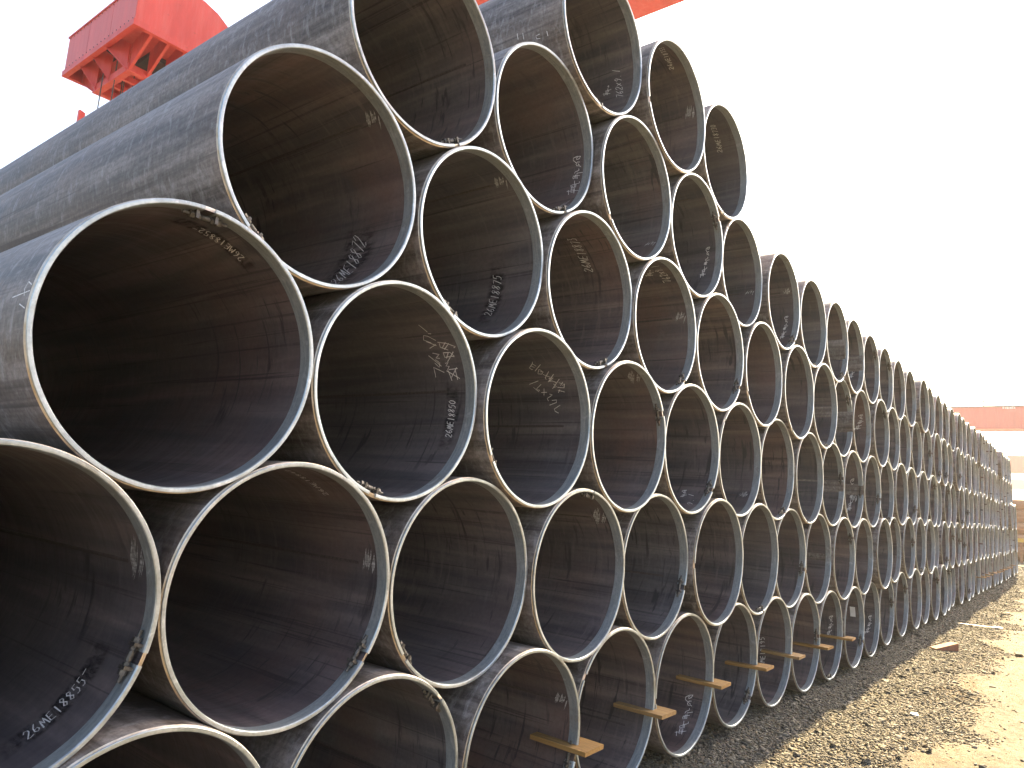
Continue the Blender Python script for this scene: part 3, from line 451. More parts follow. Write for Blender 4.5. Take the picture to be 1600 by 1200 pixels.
def make_stones(name, label, n, x0, x1, size, keep, seed):
    g = np.random.default_rng(seed)
    u = g.random(n)
    x = x0 * (x1 / x0) ** u if x0 > .5 else x0 + (x1 - x0) * u
    y = g.uniform(-2.0, .55, n)
    ok = keep(g, x, y)
    x, y = x[ok], y[ok]
    n = len(x)
    t = (1 + 5 ** .5) / 2
    ico = np.array([(-1,t,0),(1,t,0),(-1,-t,0),(1,-t,0),(0,-1,t),(0,1,t),(0,-1,-t),(0,1,-t),(t,0,-1),(t,0,1),(-t,0,-1),(-t,0,1)]) / 1.9
    tri = np.array([(0,11,5),(0,5,1),(0,1,7),(0,7,10),(0,10,11),(1,5,9),(5,11,4),(11,10,2),(10,7,6),(7,1,8),(3,9,4),(3,4,2),(3,2,6),(3,6,8),(3,8,9),(4,9,5),(2,4,11),(6,2,10),(8,6,7),(9,8,1)])
    sz = size(g, x, n)
    shp = ico[None] * (1 + g.uniform(-.55, .45, (n, 12, 1))) * g.uniform(.55, 1.6, (n, 1, 3)) * np.array([1, 1, .40])
    # random rotation about z plus tilt
    a = g.uniform(0, 2 * np.pi, n); b = g.normal(0, .45, n)
    ca, sa, cb, sb = np.cos(a), np.sin(a), np.cos(b), np.sin(b)
    px, py, pz = shp[..., 0], shp[..., 1], shp[..., 2]
    py, pz = py * cb[:, None] - pz * sb[:, None], py * sb[:, None] + pz * cb[:, None]
    px, py = px * ca[:, None] - py * sa[:, None], px * sa[:, None] + py * ca[:, None]
    gz = ground_z(x, y)
    lift = g.uniform(-.1, .3, n) * sz
    V = np.stack([px * sz[:, None] + x[:, None], py * sz[:, None] + y[:, None], pz * sz[:, None] + (gz + lift)[:, None]], -1).reshape(-1, 3)
    F = (tri[None] + (np.arange(n) * 12)[:, None, None]).reshape(-1, 3)
    me = bpy.data.meshes.new(name)
    me.vertices.add(len(V)); me.vertices.foreach_set('co', V.ravel().astype(np.float32))
    me.loops.add(F.size); me.loops.foreach_set('vertex_index', F.ravel().astype(np.int32))
    me.polygons.add(len(F)); me.polygons.foreach_set('loop_start', np.arange(0, F.size, 3, dtype=np.int32))
    me.polygons.foreach_set('loop_total', np.full(len(F), 3, dtype=np.int32))
    me.update(calc_edges=True)
    pal = np.array([(.135, .120, .090), (.18, .160, .122), (.095, .088, .075), (.25, .225, .178), (.16, .125, .075), (.075, .070, .062), (.185, .170, .142)])
    col = pal[g.integers(0, len(pal), n)] * g.uniform(.62, .95, (n, 1))
    col = np.concatenate([col, np.ones((n, 1))], 1)
    at = me.color_attributes.new('tint', 'FLOAT_COLOR', 'POINT')
    at.data.foreach_set('color', np.repeat(col, 12, 0).ravel().astype(np.float32))
    me.materials.append(M['stones'])
    o = link(name, me)
    tag(o, label, 'gravel', kind='stuff')

make_stones('gravel', 'loose crushed stone spread along the foot of the pipe stack', 215000, 2.0, 34.0,
            lambda g, x, n: g.lognormal(0, .36, n) * .0074 * (1 + np.clip(x - 8, 0, 30) * .035),
            lambda g, x, y: (y > border(x) + np.abs(g.normal(0, .07, len(x))) * -1) & (g.random(len(x)) < np.where(y > .25, .6, 1.0)), 3)
make_stones('scattered_stones', 'small dark stones scattered over the dusty yellow ground', 5200, 3.0, 30.0,
            lambda g, x, n: g.lognormal(0, .45, n) * .0075,
            lambda g, x, y: (y < border(x)) & (g.random(len(x)) < np.exp((y - border(x)) * 2.6)), 4)

# ------------------------------------------------------------------ pipe meshes
def pipe_wall_mesh(name, n, ylist, ro=RO, ri=RI, mats=None):
    b = MB(); b.recalc = False
    cs = [(math.cos(2 * math.pi * i / n), math.sin(2 * math.pi * i / n)) for i in range(n)]
    def surf(prof, mi, smooth):
        vs = [(r * c, y, r * s) for (r, y) in prof for (c, s) in cs]
        fs = []
        for k in range(len(prof) - 1):
            for i in range(n):
                j = (i + 1) % n
                fs.append((k * n + i, k * n + j, (k + 1) * n + j, (k + 1) * n + i))
        b.add(vs, fs, mi, smooth)
    surf([(ro, LENGTH - y + .005) if False else (ro, y) for y in reversed([.005] + ylist)], 0, True)      # outside
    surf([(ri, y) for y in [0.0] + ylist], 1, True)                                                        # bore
    surf([(ro, .005), (ri + .004, 0.0), (ri, 0.0)], 2, True)                                               # bevel and land
    surf([(ri, ylist[-1]), (ro, ylist[-1])], 2, True)
    return b.mesh(name, mats or [M['outer'], M['inner'], M['end']])

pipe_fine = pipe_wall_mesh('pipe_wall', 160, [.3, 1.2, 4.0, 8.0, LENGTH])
pipe_coarse = pipe_wall_mesh('pipe_wall', 72, [.5, 4.0, LENGTH])

def ring_mesh(n, gap=R_(4.6)):
    """rolled angle strip: skirt inside the bore, lip folded over the pipe end, with a gap at angle 0"""
    b = MB(); b.recalc = False
    rs, th = RI - .0008, .0020
    prof = [(rs, .042), (rs - th, .0425), (rs - th, .003), (rs - th, -.0022), (rs - th + .0022, -.0052), (rs + .004, -.0056), (RO - .0040, -.0056), (RO - .0026, -.0042), (RO - .0026, -.0012), (rs + .001, -.0008), (rs, .001)]
    m_ = len(prof)
    def ringpts(i):
        a = gap / 2 + (2 * math.pi - gap) * i / n
        w = .0007 * math.sin(a * 7 + 1) + .0005 * math.sin(a * 17)
        return [(r * math.cos(a), y + (w if y > -.003 else w * .4), r * math.sin(a)) for (r, y) in prof]
    rows = [ringpts(i) for i in range(n + 1)]
    for k in range(m_):
        k2 = (k + 1) % m_
        vs = [p for row in rows for p in (row[k], row[k2])]
        b.add(vs, [(2*i, 2*i+2, 2*i+3, 2*i+1) for i in range(n)], 1 if k in (3, 4, 5, 6, 7) else 0, True)
    b.add(rows[0], [tuple(range(m_))], 0)
    b.add(rows[-1], [tuple(range(m_ - 1, -1, -1))], 0)
    b.recalc = False
    me = b.mesh('end_ring', [M['ring'], M['lip']])
    return me
ring_fine, ring_coarse = ring_mesh(150), ring_mesh(60)

def bolt_mesh():
    """threaded stud with sleeve and nuts across the gap, on two lugs (tangent is local z at angle 0)"""
    b = MB()
    r = RI - .0045
    rc = r - .013
    for s in (-1, 1):
        b.box((rc - .009, .007, s * .027 - .0045), (r + .001, .036, s * .027 + .0045))
        b.tube((rc, .021, s * .0320), (rc, .021, s * .044), .0115, 6)
        b.tube((rc, .021, s * .0222), (rc, .021, s * .0145), .0095, 6)
    b.tube((rc, .021, -.062), (rc, .021, .062), .0052, 8)
    b.tube((rc, .021, -.011), (rc, .021, .011), .0085, 8)
    return b.mesh('tension_bolt', [M['bolt']])
bolt_me = bolt_mesh()

def seam_mesh():
    b = MB()
    prof = [(-.006, 0), (-.004, .0018), (0, .0025), (.004, .0018), (.006, 0)]
    ys = [.135, .16, .4, 1.2, 4, LENGTH - .02]
    vs = []
    for k, y in enumerate(ys):
        for (s, h) in prof:
            a = s / RI
            r = RI - h * (0 if k == 0 else 1) + .0003
            vs.append((r * math.cos(a), y, r * math.sin(a)))
    b.add(vs, [(k * 5 + i, k * 5 + i + 1, (k + 1) * 5 + i + 1, (k + 1) * 5 + i) for k in range(len(ys) - 1) for i in range(4)], 0, True)
    return b.mesh('weld_seam', [M['seam']])
seam_me = seam_mesh()

def on_bore(a, y, lift=.0006):
    r = RI - lift
    return (r * math.cos(a), y, r * math.sin(a))

def grind_mesh(seed, ext):
    """fan of bright disc-grinder strokes where the weld end was dressed"""
    g = random.Random(seed)
    b = MB(); b.recalc = False
    sl = g.uniform(-.55, -.2)
    for k in range(g.randint(20, 26)):
        f = g.random()
        y0 = .056 + .058 * f; a0 = (g.gauss(0, .022) + .02 * math.sin(f * 3.1)) * ext
        ln = g.uniform(.014, .042) * ext * (1.2 - .5 * abs(f - .5)); wd = g.uniform(.0025, .007)
        da, dy = g.uniform(.8, 1.0), sl + g.uniform(-.12, .12)
        pts = []
        for t, w in ((-.5, .1), (-.2, .8), (.15, 1), (.5, .05)):
            pts.append((a0 + da * ln * t / RI, y0 + dy * ln * t, w * wd))
        for (a1, y1, w1), (a2, y2, w2) in zip(pts[:-1], pts[1:]):
            lf = .0007 + .00005 * k
            b.quad([on_bore(a1, y1 - w1 / 2, lf), on_bore(a1, y1 + w1 / 2, lf), on_bore(a2, y2 + w2 / 2, lf), on_bore(a2, y2 - w2 / 2, lf)], 0, True)
    return b.mesh('grinding_mark', [M['bright']])
grind_meshes = [grind_mesh(s, e) for s, e in ((1, 1.7), (2, 1.45), (3, 1.15), (4, .7), (5, 1.0))]

# ------------------------------------------------------------------ chalk strokes
FONT = {
    '0': [[(.3,0),(.05,.3),(.05,.7),(.3,1),(.55,.7),(.55,.3),(.3,0)]],
    '1': [[(.3,1),(.3,0)]],
    '2': [[(.02,.78),(.2,1),(.5,.9),(.5,.65),(.02,.05),(.3,.02),(.62,.1)]],
    '3': [[(.05,.95),(.5,.95),(.25,.58),(.52,.4),(.45,.08),(.02,.05)]],
    '4': [[(.4,1),(.02,.35),(.6,.35)],[(.42,.7),(.38,0)]],
    '5': [[(.55,1),(.12,.98),(.08,.58),(.42,.6),(.5,.25),(.3,.02),(.02,.06)]],
    '6': [[(.42,1),(.12,.6),(.05,.2),(.3,0),(.52,.2),(.42,.45),(.1,.32)]],
    '7': [[(.02,.92),(.55,.96),(.28,0)]],
    '8': [[(.52,.86),(.25,1),(.08,.8),(.5,.25),(.3,0),(.06,.18),(.5,.78)]],
    '9': [[(.5,.75),(.25,.98),(.06,.7),(.28,.5),(.5,.72),(.42,.3),(.3,0)]],
    'M': [[(.0,0),(.12,.95),(.32,.3),(.52,1),(.66,0)]],
    'E': [[(.55,1),(.1,.92),(.04,.08),(.58,.02)],[(.08,.5),(.5,.52)]],
    'x': [[(.05,.75),(.5,.2)],[(.5,.8),(.05,.15)]],
    '.': [[(.2,.06),(.28,.0)]],
    '-': [[(.05,.8),(.7,.86)]],
}
def densify(pts, step):
    out = [pts[0]]
    for (a0, y0), (a1, y1) in zip(pts[:-1], pts[1:]):
        n = max(1, int(math.hypot((a1 - a0) * RI, y1 - y0) / step))
        for i in range(1, n + 1):
            out.append((a0 + (a1 - a0) * i / n, y0 + (y1 - y0) * i / n))
    return out
def ribbon(b, pts, width, rad, sign):
    pts = densify(pts, .012)
    P = []
    for k, (a, y) in enumerate(pts):
        a0, y0 = pts[max(0, k - 1)]; a1, y1 = pts[min(len(pts) - 1, k + 1)]
        ds, dy = (a1 - a0) * rad, y1 - y0
        L = math.hypot(ds, dy) or 1
        nx, ny = -dy / L, ds / L
        w = width * random.uniform(.75, 1.15) / 2
        r = rad - sign * .0009
        e = []
        for s in (-1, 1):
            aa = a + s * nx * w / rad; yy = y + s * ny * w
            e.append((r * math.cos(aa), yy, r * math.sin(aa)))
        P.append(e)
    for (p, q), (s, t) in zip(P[:-1], P[1:]):
        b.quad([p, q, t, s], 0, True)
def text_strokes(text, p0, p1, p2):
    n = len(text)
    adv = 1.0 / n
    res = []
    e1 = (p1[0] - p0[0], p1[1] - p0[1]); e2 = (p2[0] - p0[0], p2[1] - p0[1])
    for i, ch in enumerate(text):
        jit = random.uniform(-.08, .08)
        for st in FONT.get(ch, []):
            res.append([(p0[0] + e1[0] * (i + fx * 1.25) * adv + e2[0] * (fy + jit), p0[1] + e1[1] * (i + fx * 1.25) * adv + e2[1] * (fy + jit)) for fx, fy in st])
    return res

# ------------------------------------------------------------------ the stack
ORD = ['first','second','third','fourth','fifth','sixth','seventh','eighth','ninth','tenth','eleventh','twelfth','thirteenth','fourteenth','fifteenth','sixteenth','seventeenth','eighteenth','nineteenth','twentieth']
TENS = {20: 'twenty', 30: 'thirty'}
def ordinal(n):
    if n <= 20: return ORD[n - 1]
    return TENS[n // 10 * 10] + '-' + ORD[n % 10 - 1] if n % 10 else {30: 'thirtieth'}[n]
ROWNAME = {1: 'bottom row', 2: 'second row up', 3: 'third row up', 4: 'fourth row up', 5: 'fifth row up', 6: 'short top row'}
FIRST = {1: 0.0, 2: -.5, 3: 0.0, 4: .5, 5: 1.0, 6: 2.5}
texts_by = {}
for k, t, pts in TEXTS:
    texts_by.setdefault(k, []).append((t, pts))
bolt_far = 14

for k in sorted(stack):
    row, idx = k
    x, z = stack[k]
    near = idx < 8.6
    n = int(round(idx - FIRST[row])) + 1
    marks = [t for t, _ in texts_by.get(k, []) if t.startswith('26')]
    if row == 1 and idx < 0:
        label = 'dark steel pipe at the left foot of the stack, left of all others'
    elif marks:
        label = 'dark steel pipe chalked %s inside, %s from left in the %s' % (marks[0].strip('-'), ordinal(n), ROWNAME[row])
    elif k in texts_by or (row, idx, 0) in TRACE:
        label = 'dark steel pipe with chalk writing inside, %s from left in the %s' % (ordinal(n), ROWNAME[row])
    else:
        label = 'dark steel pipe with bright end ring, %s from left in the %s' % (ordinal(n), ROWNAME[row])
    root = empty('steel_pipe', (x, DY[k], z - RO), label, 'pipe', 'steel pipes stacked in the long pile')
    ax = (0, 0, RO)
    link('pipe_wall', pipe_fine if near else pipe_coarse, root, ax, (0, random.uniform(0, 6.28), 0))
    g = R_(GAP.get(k, random.choice((random.uniform(0, 360), random.uniform(-140, 40)))))
    rg = link('end_ring', ring_fine if near else ring_coarse, root, ax, (0, -g, 0))
    if idx < 22:
        link('tension_bolt', bolt_me, rg)
    if idx < 10:
        sa, sy = SEAM.get(k, (random.uniform(-60, 200), .09))
        if k == (2, 1.5): sa = 95
        sm = link('weld_seam', seam_me, root, ax, (0, -R_(sa), 0))
        if (k in SEAM or random.random() < .35) and k != (3, 1.0):
            link('grinding_mark', random.choice(grind_meshes if k not in SEAM else grind_meshes[:3]), sm)
    writings = []
    for t, (p0, p1, p2) in texts_by.get(k, []):
        if k == (4, 3.5): p0, p1, p2 = (1.02, .075), (1.52, .085), (1.02, .125)
        writings.append((text_strokes(t, p0, p1, p2), RI, 1, 'chalk_writing'))
    if (row, idx, 0) in TRACE:
        ts = TRACE[(row, idx, 0)]
        cut = {(3, 1.0): 14, (3, 2.0): 7}.get(k, len(ts))
        for piece in (ts[:cut], ts[cut:]):
            if piece: writings.append((piece, RI, 1, 'chalk_writing'))
    if (row, idx, 1) in TRACE: writings.append((TRACE[(row, idx, 1)], RO, -1, 'chalk_mark'))
    for strokes, rad, sg, nm in writings:
        b = MB(); b.recalc = False
        wd = .0031 if idx < 3 else .0036 if idx < 5 else .0044
        for s in strokes:
            ribbon(b, s, wd, rad, sg)
        link(nm, b.mesh(nm, [M['chalk']]), root, ax)
    if k in ((2, -.5), (3, 0.0), (4, .5), (4, 1.5), (3, 1.0)):
        t, (p0, p1, p2) = texts_by[k][0]
        b = MB(); b.recalc = False
        a0, a1 = p0[0] - .16, p1[0] + .20
        sv = []
        for i in range(24):
            q0, q1 = a0 + (a1 - a0) * i / 24, a0 + (a1 - a0) * (i + 1) / 24
            f0, f1 = i / 24, (i + 1) / 24
            ya, yb = p0[1] + (p1[1] - p0[1]) * f0, p0[1] + (p1[1] - p0[1]) * f1
            hgt = p2[1] - p0[1]
            e0, e1 = math.sin(math.pi * f0) ** .6 if f0 > 0 else 0, math.sin(math.pi * f1) ** .6 if f1 < 1 else 0
            rows = [(-.55, 0), (-.15, 1), (1.15, 1), (1.55, 0)]
            for (o0, s0), (o1, s1) in zip(rows[:-1], rows[1:]):
                b.quad([on_bore(q0, ya + hgt * o0, .0004), on_bore(q1, yb + hgt * o0, .0004), on_bore(q1, yb + hgt * o1, .0004), on_bore(q0, ya + hgt * o1, .0004)], 0, True)
                sv += [e0 * s0, e1 * s0, e1 * s1, e0 * s1]
        wm = b.mesh('wiped_patch', [M['wipe']])
        soft = wm.attributes.new('soft', 'FLOAT', 'POINT')
        soft.data.foreach_set('value', sv)
        link('wiped_patch', wm, root, ax)

# printed white sticker inside one bottom pipe
lb = MB(); lb.recalc = False
for i in range(4):
    a0, a1 = R_(8 + i * 4), R_(12 + i * 4)
    lb.quad([on_bore(a0, .075, .001), on_bore(a1, .075, .001), on_bore(a1, .125, .001), on_bore(a0, .125, .001)])
st = [o for o in C.objects if o.name.startswith('steel_pipe') and abs(o.location.x - stack[(1, 9.0)][0]) < .01 and o.location.z < .1]
if st:
    link('paper_sticker', lb.mesh('paper_sticker', [M['white']]), st[0], (0, 0, RO))

# ------------------------------------------------------------------ clip planks between the bottom pipes
def plank_mesh():
    b = MB()
    w, th, y0, y1, ns, nw = .155, .019, -.085, .20, .004, .044
    # U shape: cross piece in front, two arms reaching into the neighbouring bores
    def outline():
        return [(-w/2, y0), (w/2, y0), (w/2, y1), (nw/2, y1), (nw/2, ns), (-nw/2, ns), (-nw/2, y1), (-w/2, y1)]
    pts = outline()
    top = [(x, y, th/2) for x, y in pts]; bot = [(x, y, -th/2) for x, y in pts]
    b.add(top, [(0, 1, 4, 5), (1, 2, 3, 4), (0, 5, 6, 7)])
    b.add(bot, [(5, 4, 1, 0), (4, 3, 2, 1), (7, 6, 5, 0)])
    for i in range(8):
        j = (i + 1) % 8
        b.quad([bot[i], bot[j], top[j], top[i]])
    me = b.mesh('clip_plank', [M['wood']])
    bm = bmesh.new(); bm.from_mesh(me)
    bmesh.ops.remove_doubles(bm, verts=bm.verts, dist=.0001)
    bmesh.ops.recalc_face_normals(bm, faces=bm.faces)
    bm.to_mesh(me); bm.free()
    return me
plank_me = plank_mesh()
contacts = [2, 3, 4, 5, 6, 7, 8] + list(range(22, 33))
for q, i in enumerate(contacts):
    a, b_ = stack[(1, float(i))], stack[(1, float(i + 1))]
    yy = (DY[(1, float(i))] + DY[(1, float(i + 1))]) / 2
    zz = (a[1] + b_[1]) / 2 - .065 + random.uniform(-.012, .012)
    n = i + 1
    o = link('clip_plank', plank_me, None, ((a[0] + b_[0]) / 2, yy + random.uniform(-.01, .004), zz), (random.uniform(-.02, .02), 0, random.uniform(-.05, .05)))
    tag(o, 'orange-brown notched plank clipped between the %s and %s bottom pipes from left' % (ordinal(n), ordinal(n + 1)), 'plank', 'notched planks between bottom pipes')

# ------------------------------------------------------------------ small things lying on the ground
def lay(name, me, x, y, rz, dz, label, cat, rot=(0, 0)):
    z = float(ground_z(np.array(x), np.array(y))) + dz
    return tag(link(name, me, None, (x, y, z), (rot[0], rot[1], rz)), label, cat)
b = MB()
b.add([(-.14, -.06, -.03), (.13, -.06, -.03), (.13, .07, -.03), (-.14, .07, -.03), (-.14, -.055, .012), (.13, -.055, .085), (.125, .065, .085), (-.135, .065, .012)],
      [(0,3,2,1),(4,5,6,7),(0,1,5,4),(1,2,6,5),(2,3,7,6),(3,0,4,7)])
lay('brick', b.mesh('brick', [M['brick']]), 9.15, -.44, R_(-48), .005, 'broken reddish brick lying in the sunlit gravel', 'brick')
b = MB()
b.bar((-.30, 0, .010), (.14, 0, .010), .020, .008)
b.add([(.13, -.012, .004), (.20, -.036, .004), (.27, -.028, .004), (.27, .028, .004), (.20, .036, .004), (.13, .012, .004),
       (.13, -.012, .018), (.20, -.036, .022), (.27, -.028, .020), (.27, .028, .020), (.20, .036, .022), (.13, .012, .018)],
      [(5,4,3,2,1,0),(6,7,8,9,10,11)] + [(i, (i+1) % 6, 6+(i+1) % 6, 6+i) for i in range(6)])
lay('steel_bar', b.mesh('steel_bar', [M['steel']]), 11.87, -.52, R_(-78), .02, 'thin steel bar with flattened end on the sunlit gravel', 'scrap bar')
b = MB()
b.add([(-.05,-.02,0),(.03,-.03,0),(.06,.01,0),(.0,.03,0),(-.05,-.018,.010),(.03,-.027,.014),(.058,.01,.008),(.0,.028,.012)], [(3,2,1,0),(4,5,6,7),(0,1,5,4),(1,2,6,5),(2,3,7,6),(3,0,4,7)])
lay('paper_scrap', b.mesh('paper_scrap', [M['white']]), 5.6, -.72, .4, .004, 'small white scrap at the edge of the gravel', 'scrap')

# ------------------------------------------------------------------ gantry crane over the stack
crane = empty('gantry_crane', (9.0, 5.0, 0), 'red gantry crane with hoist housing hanging high above the pipe stack', 'crane')
def part(name, mb, mat, parent, org=(9.0, 5.0, 0)):
    return link(name, mb.mesh(name, [mat]), parent, tuple(-v for v in org) if parent and parent.type == 'EMPTY' else (0, 0, 0))
b = MB()
b.box((7.7, -16, 10.5), (10.2, 26, 11.15))
b.box((7.6, -16, 11.15), (10.3, 26, 11.19))
part('girder', b, M['red'], crane)
for yy in (-15, 25):
    for xx in (5.5, 12.4):
        b = MB()
        b.bar((8.95 + (xx - 8.95) * .3, yy, 10.5), (xx, yy, .4), .55, .7, (0, 1, 0))
        part('leg', b, M['red'], crane)
    b = MB()
    b.box((4.6, yy - .4, 0.0), (13.3, yy + .4, .55))
    part('end_carriage', b, M['red'], crane)
# hoist housing: arched cover, hanging off the girder's side
X0, X1, Y0, Y1, ZB, ZT = 3.82, 5.66, 10.86, 13.86, 9.0, 9.78
b = MB()
arch = [(X0, ZT), (4.0, 9.86), (4.3, 10.02), (4.62, 10.12), (4.95, 10.11), (5.24, 10.02), (5.46, 9.88), (X1, 9.68)]
front = [(X0, ZB + .06)] + arch + [(X1, ZB + .06)]
b.add([(x, Y0, z) for x, z in front], [tuple(range(len(front)))])
b.add([(x, Y1, z) for x, z in front], [tuple(range(len(front) - 1, -1, -1))])
for (xa, za), (xb, zb) in zip(front[:-1], front[1:]):
    if xa == xb == X0: continue
    b.quad([(xa, Y0, za), (xb, Y0, zb), (xb, Y1, zb), (xa, Y1, za)])
housing = part('hoist_housing', b, M['red'], crane)
npan = 3
for i in range(npan):
    b = MB()
    ya, yb = Y0 + (Y1 - Y0) * i / npan, Y0 + (Y1 - Y0) * (i + 1) / npan
    b.box((X0 - .012, ya + .006, ZB + .07), (X0 + .004, yb - .006, ZT - .01))
    part('side_panel', b, M['red_faded_hazed'], housing)
b = MB()
b.box((X0 - .03, Y0 - .03, ZT - .008), (X0 + .03, Y1 + .03, ZT + .022))
part('roof_lip', b, M['red_faded_hazed'], housing)
b = MB()
for i in range(19):
    yy = Y0 + .08 + (Y1 - Y0 - .16) * i / 18
    b.tube((X0 - .020, yy, ZT - .04), (X0 - .005, yy, ZT - .04), .010, 6)
    b.tube((X0 - .020, yy, ZB + .11), (X0 - .005, yy, ZB + .11), .010, 6)
part('bolt_row', b, M['dark'], housing)
# bottom flange frame
b = MB()
for lo, hi in (((X0 - .035, Y0 - .035, ZB - .05), (X0 + .06, Y1 + .035, ZB + .06)), ((X1 - .06, Y0 - .035, ZB - .05), (X1 + .035, Y1 + .035, ZB + .06)),
               ((X0 + .06, Y0 - .035, ZB - .049), (X1 - .06, Y0 + .06, ZB + .059)), ((X0 + .06, Y1 - .06, ZB - .049), (X1 - .06, Y1 + .035, ZB + .059))):
    b.box(lo, hi)
part('bottom_flange', b, M['red'], crane)
# lower frame and its cross members
FX0, FX1, FY0, FY1, FZ = 4.10, 5.40, 11.60, 13.10, 8.58
b = MB()
for lo, hi in (((FX0, FY0, FZ - .07), (FX0 + .12, FY1, FZ + .07)), ((FX1 - .12, FY0, FZ - .07), (FX1, FY1, FZ + .07)),
               ((FX0 + .12, FY0, FZ - .069), (FX1 - .12, FY0 + .12, FZ + .069)), ((FX0 + .12, FY1 - .12, FZ - .069), (FX1 - .12, FY1, FZ + .069)),
               ((FX0 + .12, 12.05, FZ - .05), (FX1 - .12, 12.13, FZ + .05)), ((FX0 + .12, 12.50, FZ - .05), (FX1 - .12, 12.58, FZ + .05)),
               ((4.5, FY0 + .12, FZ - .045), (4.57, FY1 - .12, FZ + .045)), ((4.95, FY0 + .12, FZ - .045), (5.02, FY1 - .12, FZ + .045))):
    b.box(lo, hi)
part('lower_frame', b, M['red'], crane)
def rib(p, q, hgt_p, hgt_q, th):
    """tapered plate between a rim point and a frame point"""
    b = MB()
    p, q = Vector(p), Vector(q)
    d = Vector((q.x - p.x, q.y - p.y, 0)).normalized()
    s = Vector((-d.y, d.x, 0)) * th / 2
    a = [p + s, q + s, q + s + Vector((0, 0, hgt_q)), p + s + Vector((0, 0, hgt_p))]
    c = [v - 2 * s for v in a]
    b.add(a + c, [(0,1,2,3),(7,6,5,4),(0,4,5,1),(1,5,6,2),(2,6,7,3),(3,7,4,0)])
    # flange on the lower edge
    b.bar(p - Vector((0, 0, .008)), q - Vector((0, 0, .008)), th + (.09 if th > .025 else .03), .016)
    return b
for yr, yy, th in ((13.20, 12.98, .05), (12.62, 12.40, .03), (12.05, 11.68, .05)):
    part('rib', rib((X0 + .05, yr, ZB - .03), (FX0 + .02, yy, FZ - .03), .3, .5, th), M['red'], crane)
    part('rib', rib((X1 - .05, yr, ZB - .03), (FX1 - .02, yy, FZ - .03), .3, .5, th), M['red'], crane)
for xx in (4.14, 4.45, 4.76, 5.08, 5.36):
    part('rib', rib((xx, Y0 + .05, ZB - .03), (xx, FY0 + .02, FZ - .03), .3, .5, .02), M['red'], crane)
    part('rib', rib((xx, Y1 - .05, ZB - .03), (xx, FY1 - .02, FZ - .03), .3, .5, .03), M['red'], crane)
# inner floor plate; dark blocks below it stand for the shade in its openings
b = MB()
b.box((X0 + .06, Y0 + .06, ZB + .22), (X1 - .06, Y1 - .06, ZB + .25))
part('floor_plate', b, M['red'], crane)
for (xx, yy, sx, sy) in ((4.15, 12.55, .10, .18), (4.15, 13.1, .10, .16), (4.9, 12.35, .35, .45)):
    b = MB()
    b.box((xx - sx, yy - sy, ZB + .12), (xx + sx, yy + sy, ZB + .21))
    part('opening_shade', b, M['dark'], crane)
b = MB()
b.box((5.68, 12.0, 9.25), (7.75, 12.6, 9.75)); b.box((7.2, 12.0, 9.75), (7.69, 12.6, 11.0))
part('hanger_arm', b, M['red'], crane)
# ropes down to the lifting beam
for (xx, yy) in ((4.05, 12.55), (4.13, 12.2), (4.22, 12.45), (4.30, 12.2), (4.38, 12.5), (4.5, 12.3), (4.9, 12.2), (4.95, 12.5)):
    b = MB()
    b.tube((xx, yy, 7.3), (xx, yy, 9.15), .011, 6)
    part('rope', b, M['cable'], crane)
beam = empty('lifting_beam', (4.6, 12.4, 7.1), 'red lifting beam hanging from ropes, tip showing above the pipes', 'lifting beam')
def bpart(name, mb, mat=M['red']):
    return link(name, mb.mesh(name, [mat]), beam, (-4.6, -12.4, -7.1))
b = MB(); b.box((3.6, 12.28, 7.10), (5.6, 12.52, 7.34)); bpart('beam', b)
for xx in (3.70, 5.44):
    b = MB(); b.add([(xx, 12.36, 7.34), (xx + .085, 12.36, 7.34), (xx + .085, 12.44, 7.34), (xx, 12.44, 7.34), (xx, 12.36, 7.76), (xx + .10, 12.36, 7.73), (xx + .10, 12.44, 7.73), (xx, 12.44, 7.76)],
                      [(0,3,2,1),(4,5,6,7),(0,1,5,4),(1,2,6,5),(2,3,7,6),(3,0,4,7)])
    bpart('lug', b)

# ------------------------------------------------------------------ cranes and pipes in the distance
def far_crane(x, zt, zb, width, label, rails, y0=-30, y1=60):
    r = empty('gantry_crane', (x, 10, 0), label, 'crane', 'gantry cranes across the yard')
    def pt(name, mb, mat):
        return link(name, mb.mesh(name, [mat]), r, (-x, -10, 0))
    b = MB(); b.box((x, y0, zb), (x + width, y1, zt)); pt('girder', b, M['red_faded_hazed'])
    b = MB(); b.box((x - .12, y0, zt), (x + width + .12, y1, zt + .10)); pt('top_flange', b, M['grey'])
    b = MB(); b.box((x - .12, y0, zb - .08), (x + width + .12, y1, zb)); pt('bottom_flange', b, M['red_faded_hazed'])
    for yy in np.arange(y0 + 2.4, y1, 2.75):
        b = MB(); b.box((x - .02, yy - .03, zb), (x, yy + .03, zt)); pt('web_stiffener', b, M['red_faded_hazed'])
    if rails:
        h = .42
        b = MB(); b.bar((x, y0, zt + .10 + h), (x, y1, zt + .10 + h), .08, .09); pt('hand_rail', b, M['grey'])
        for yy in np.arange(y0 + 1.2, y1, 2.0):
            b = MB(); b.box((x - .035, yy - .035, zt + .1), (x + .035, yy + .035, zt + h + .28)); pt('rail_post', b, M['grey'])
    for yy in (y0 + 3, y1 - 3):
        for s in (-4, 4):
            b = MB(); b.bar((x + width / 2 + s * .3, yy, zb), (x + width / 2 + s, yy, 0), .8, .9, (0, 1, 0)); pt('leg', b, M['red_faded_hazed'])
    return r
fc = far_crane(75, 11.78, 9.93, 2.2, 'nearer haze-paled red crane girder with handrail, right edge above the stack', True)
b = MB()
for i, yy in enumerate((2.9, 3.02, 3.14, 3.22, 3.36, 3.44, 3.58, 3.72)):
    b.box((74.97, yy, 11.60), (74.985, yy + .07 + .02 * (i % 2), 11.84))
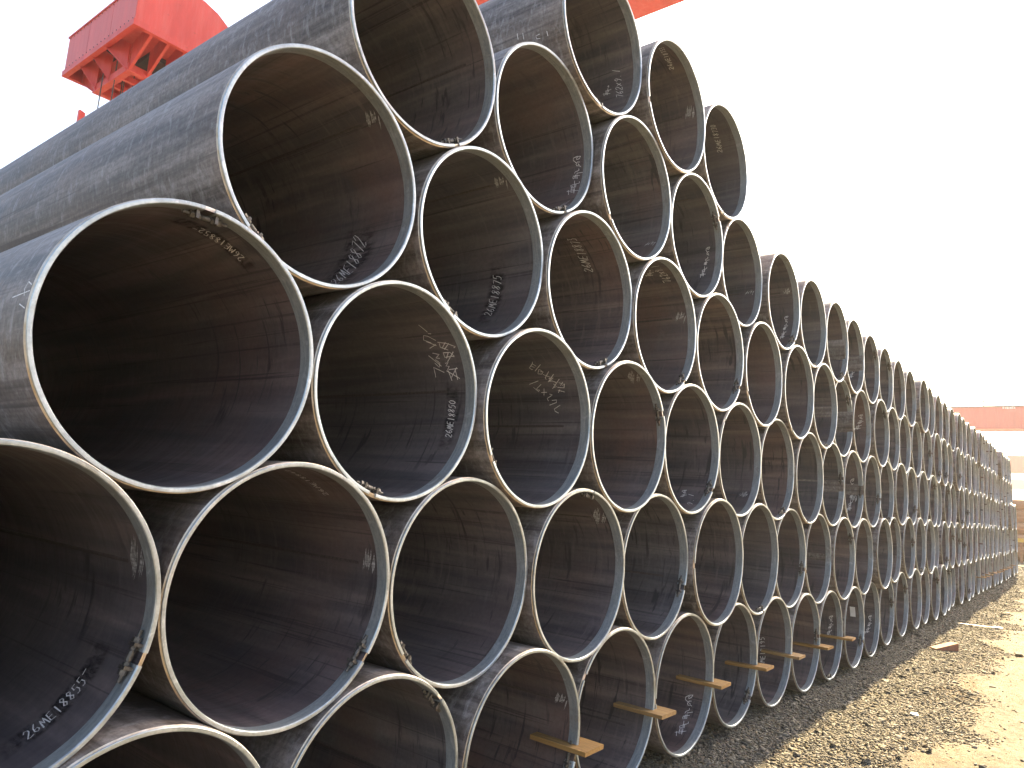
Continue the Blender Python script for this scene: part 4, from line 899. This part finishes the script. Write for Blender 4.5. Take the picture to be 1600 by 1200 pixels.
link('lettering', b.mesh('lettering', [M['white']]), fc, (-75, -10, 0))
far_crane(140, 12.70, 10.20, 3.0, 'middle haze-paled red crane girder beyond the end of the stack', True)
far_crane(240, 14.35, 12.0, 3.0, 'farthest and lowest-looking haze-paled red crane girder at the right edge', False)

# pile of rusty pipes across the far end
RD = .61
far_me = None
bsmall = MB()
def far_pipe_mesh():
    global LENGTH
    return pipe_wall_mesh('pipe_wall', 40, [.5, 4.0, 12.0], RD / 2, RD / 2 - .010, [M['rust'], M['inner'], M['end']])
far_me = far_pipe_mesh()
FR = {0: 'bottom row', 1: 'second row up', 2: 'third row up', 3: 'fourth row up', 4: 'top row'}
for r in range(5):
    for i in range(5 - r):
        lab = 'rusty orange pipe, leftmost in the %s of the far pile' % FR[r] if i == 0 else 'rusty orange pipe, %s from left in the %s of the far pile' % (ordinal(i + 1), FR[r])
        o = empty('rusty_pipe', (38.85 + RD * (i + r / 2) * 1.004, -6.0 + random.uniform(-.1, .1), r * RD * .866 - .02), lab, 'pipe', 'rusty pipes in the far pile')
        link('pipe_wall', far_me, o, (0, 0, RD / 2), (0, random.uniform(0, 6), 0))
rack = empty('pipe_rack', (38.1, 1.6, 0), 'yellow-topped steel rack with rusty posts beside the far pile', 'rack')
b = MB(); b.box((38.0, .47, .80), (38.2, 5.0, .96)); link('top_beam', b.mesh('top_beam', [M['yellow']]), rack, (-38.1, -1.6, 0))
for i in range(18):
    yy = .50 + i * .24 + random.uniform(-.03, .03)
    b = MB(); b.box((38.03, yy, -.08), (38.13, yy + .09, .80 - .002)); link('post', b.mesh('post', [M['rust']]), rack, (-38.1, -1.6, 0))

# ------------------------------------------------------------------ dusty air
b = MB(); b.box((-420, -420, -1.3), (420, 420, 16.5))
hz = link('haze', b.mesh('haze', []))
tag(hz, 'thin dusty haze hanging over the whole yard', 'haze', kind='stuff')
hm = bpy.data.materials.new('dusty_air'); hm.use_nodes = True
hm.node_tree.nodes.clear()
ho = hm.node_tree.nodes.new('ShaderNodeOutputMaterial')
hv = hm.node_tree.nodes.new('ShaderNodeVolumePrincipled')
hv.inputs['Color'].default_value = (.93, .95, .97, 1)
hv.inputs['Density'].default_value = .0009
hv.inputs['Anisotropy'].default_value = .3
hm.node_tree.links.new(hv.outputs[0], ho.inputs['Volume'])
hz.data.materials.append(hm)
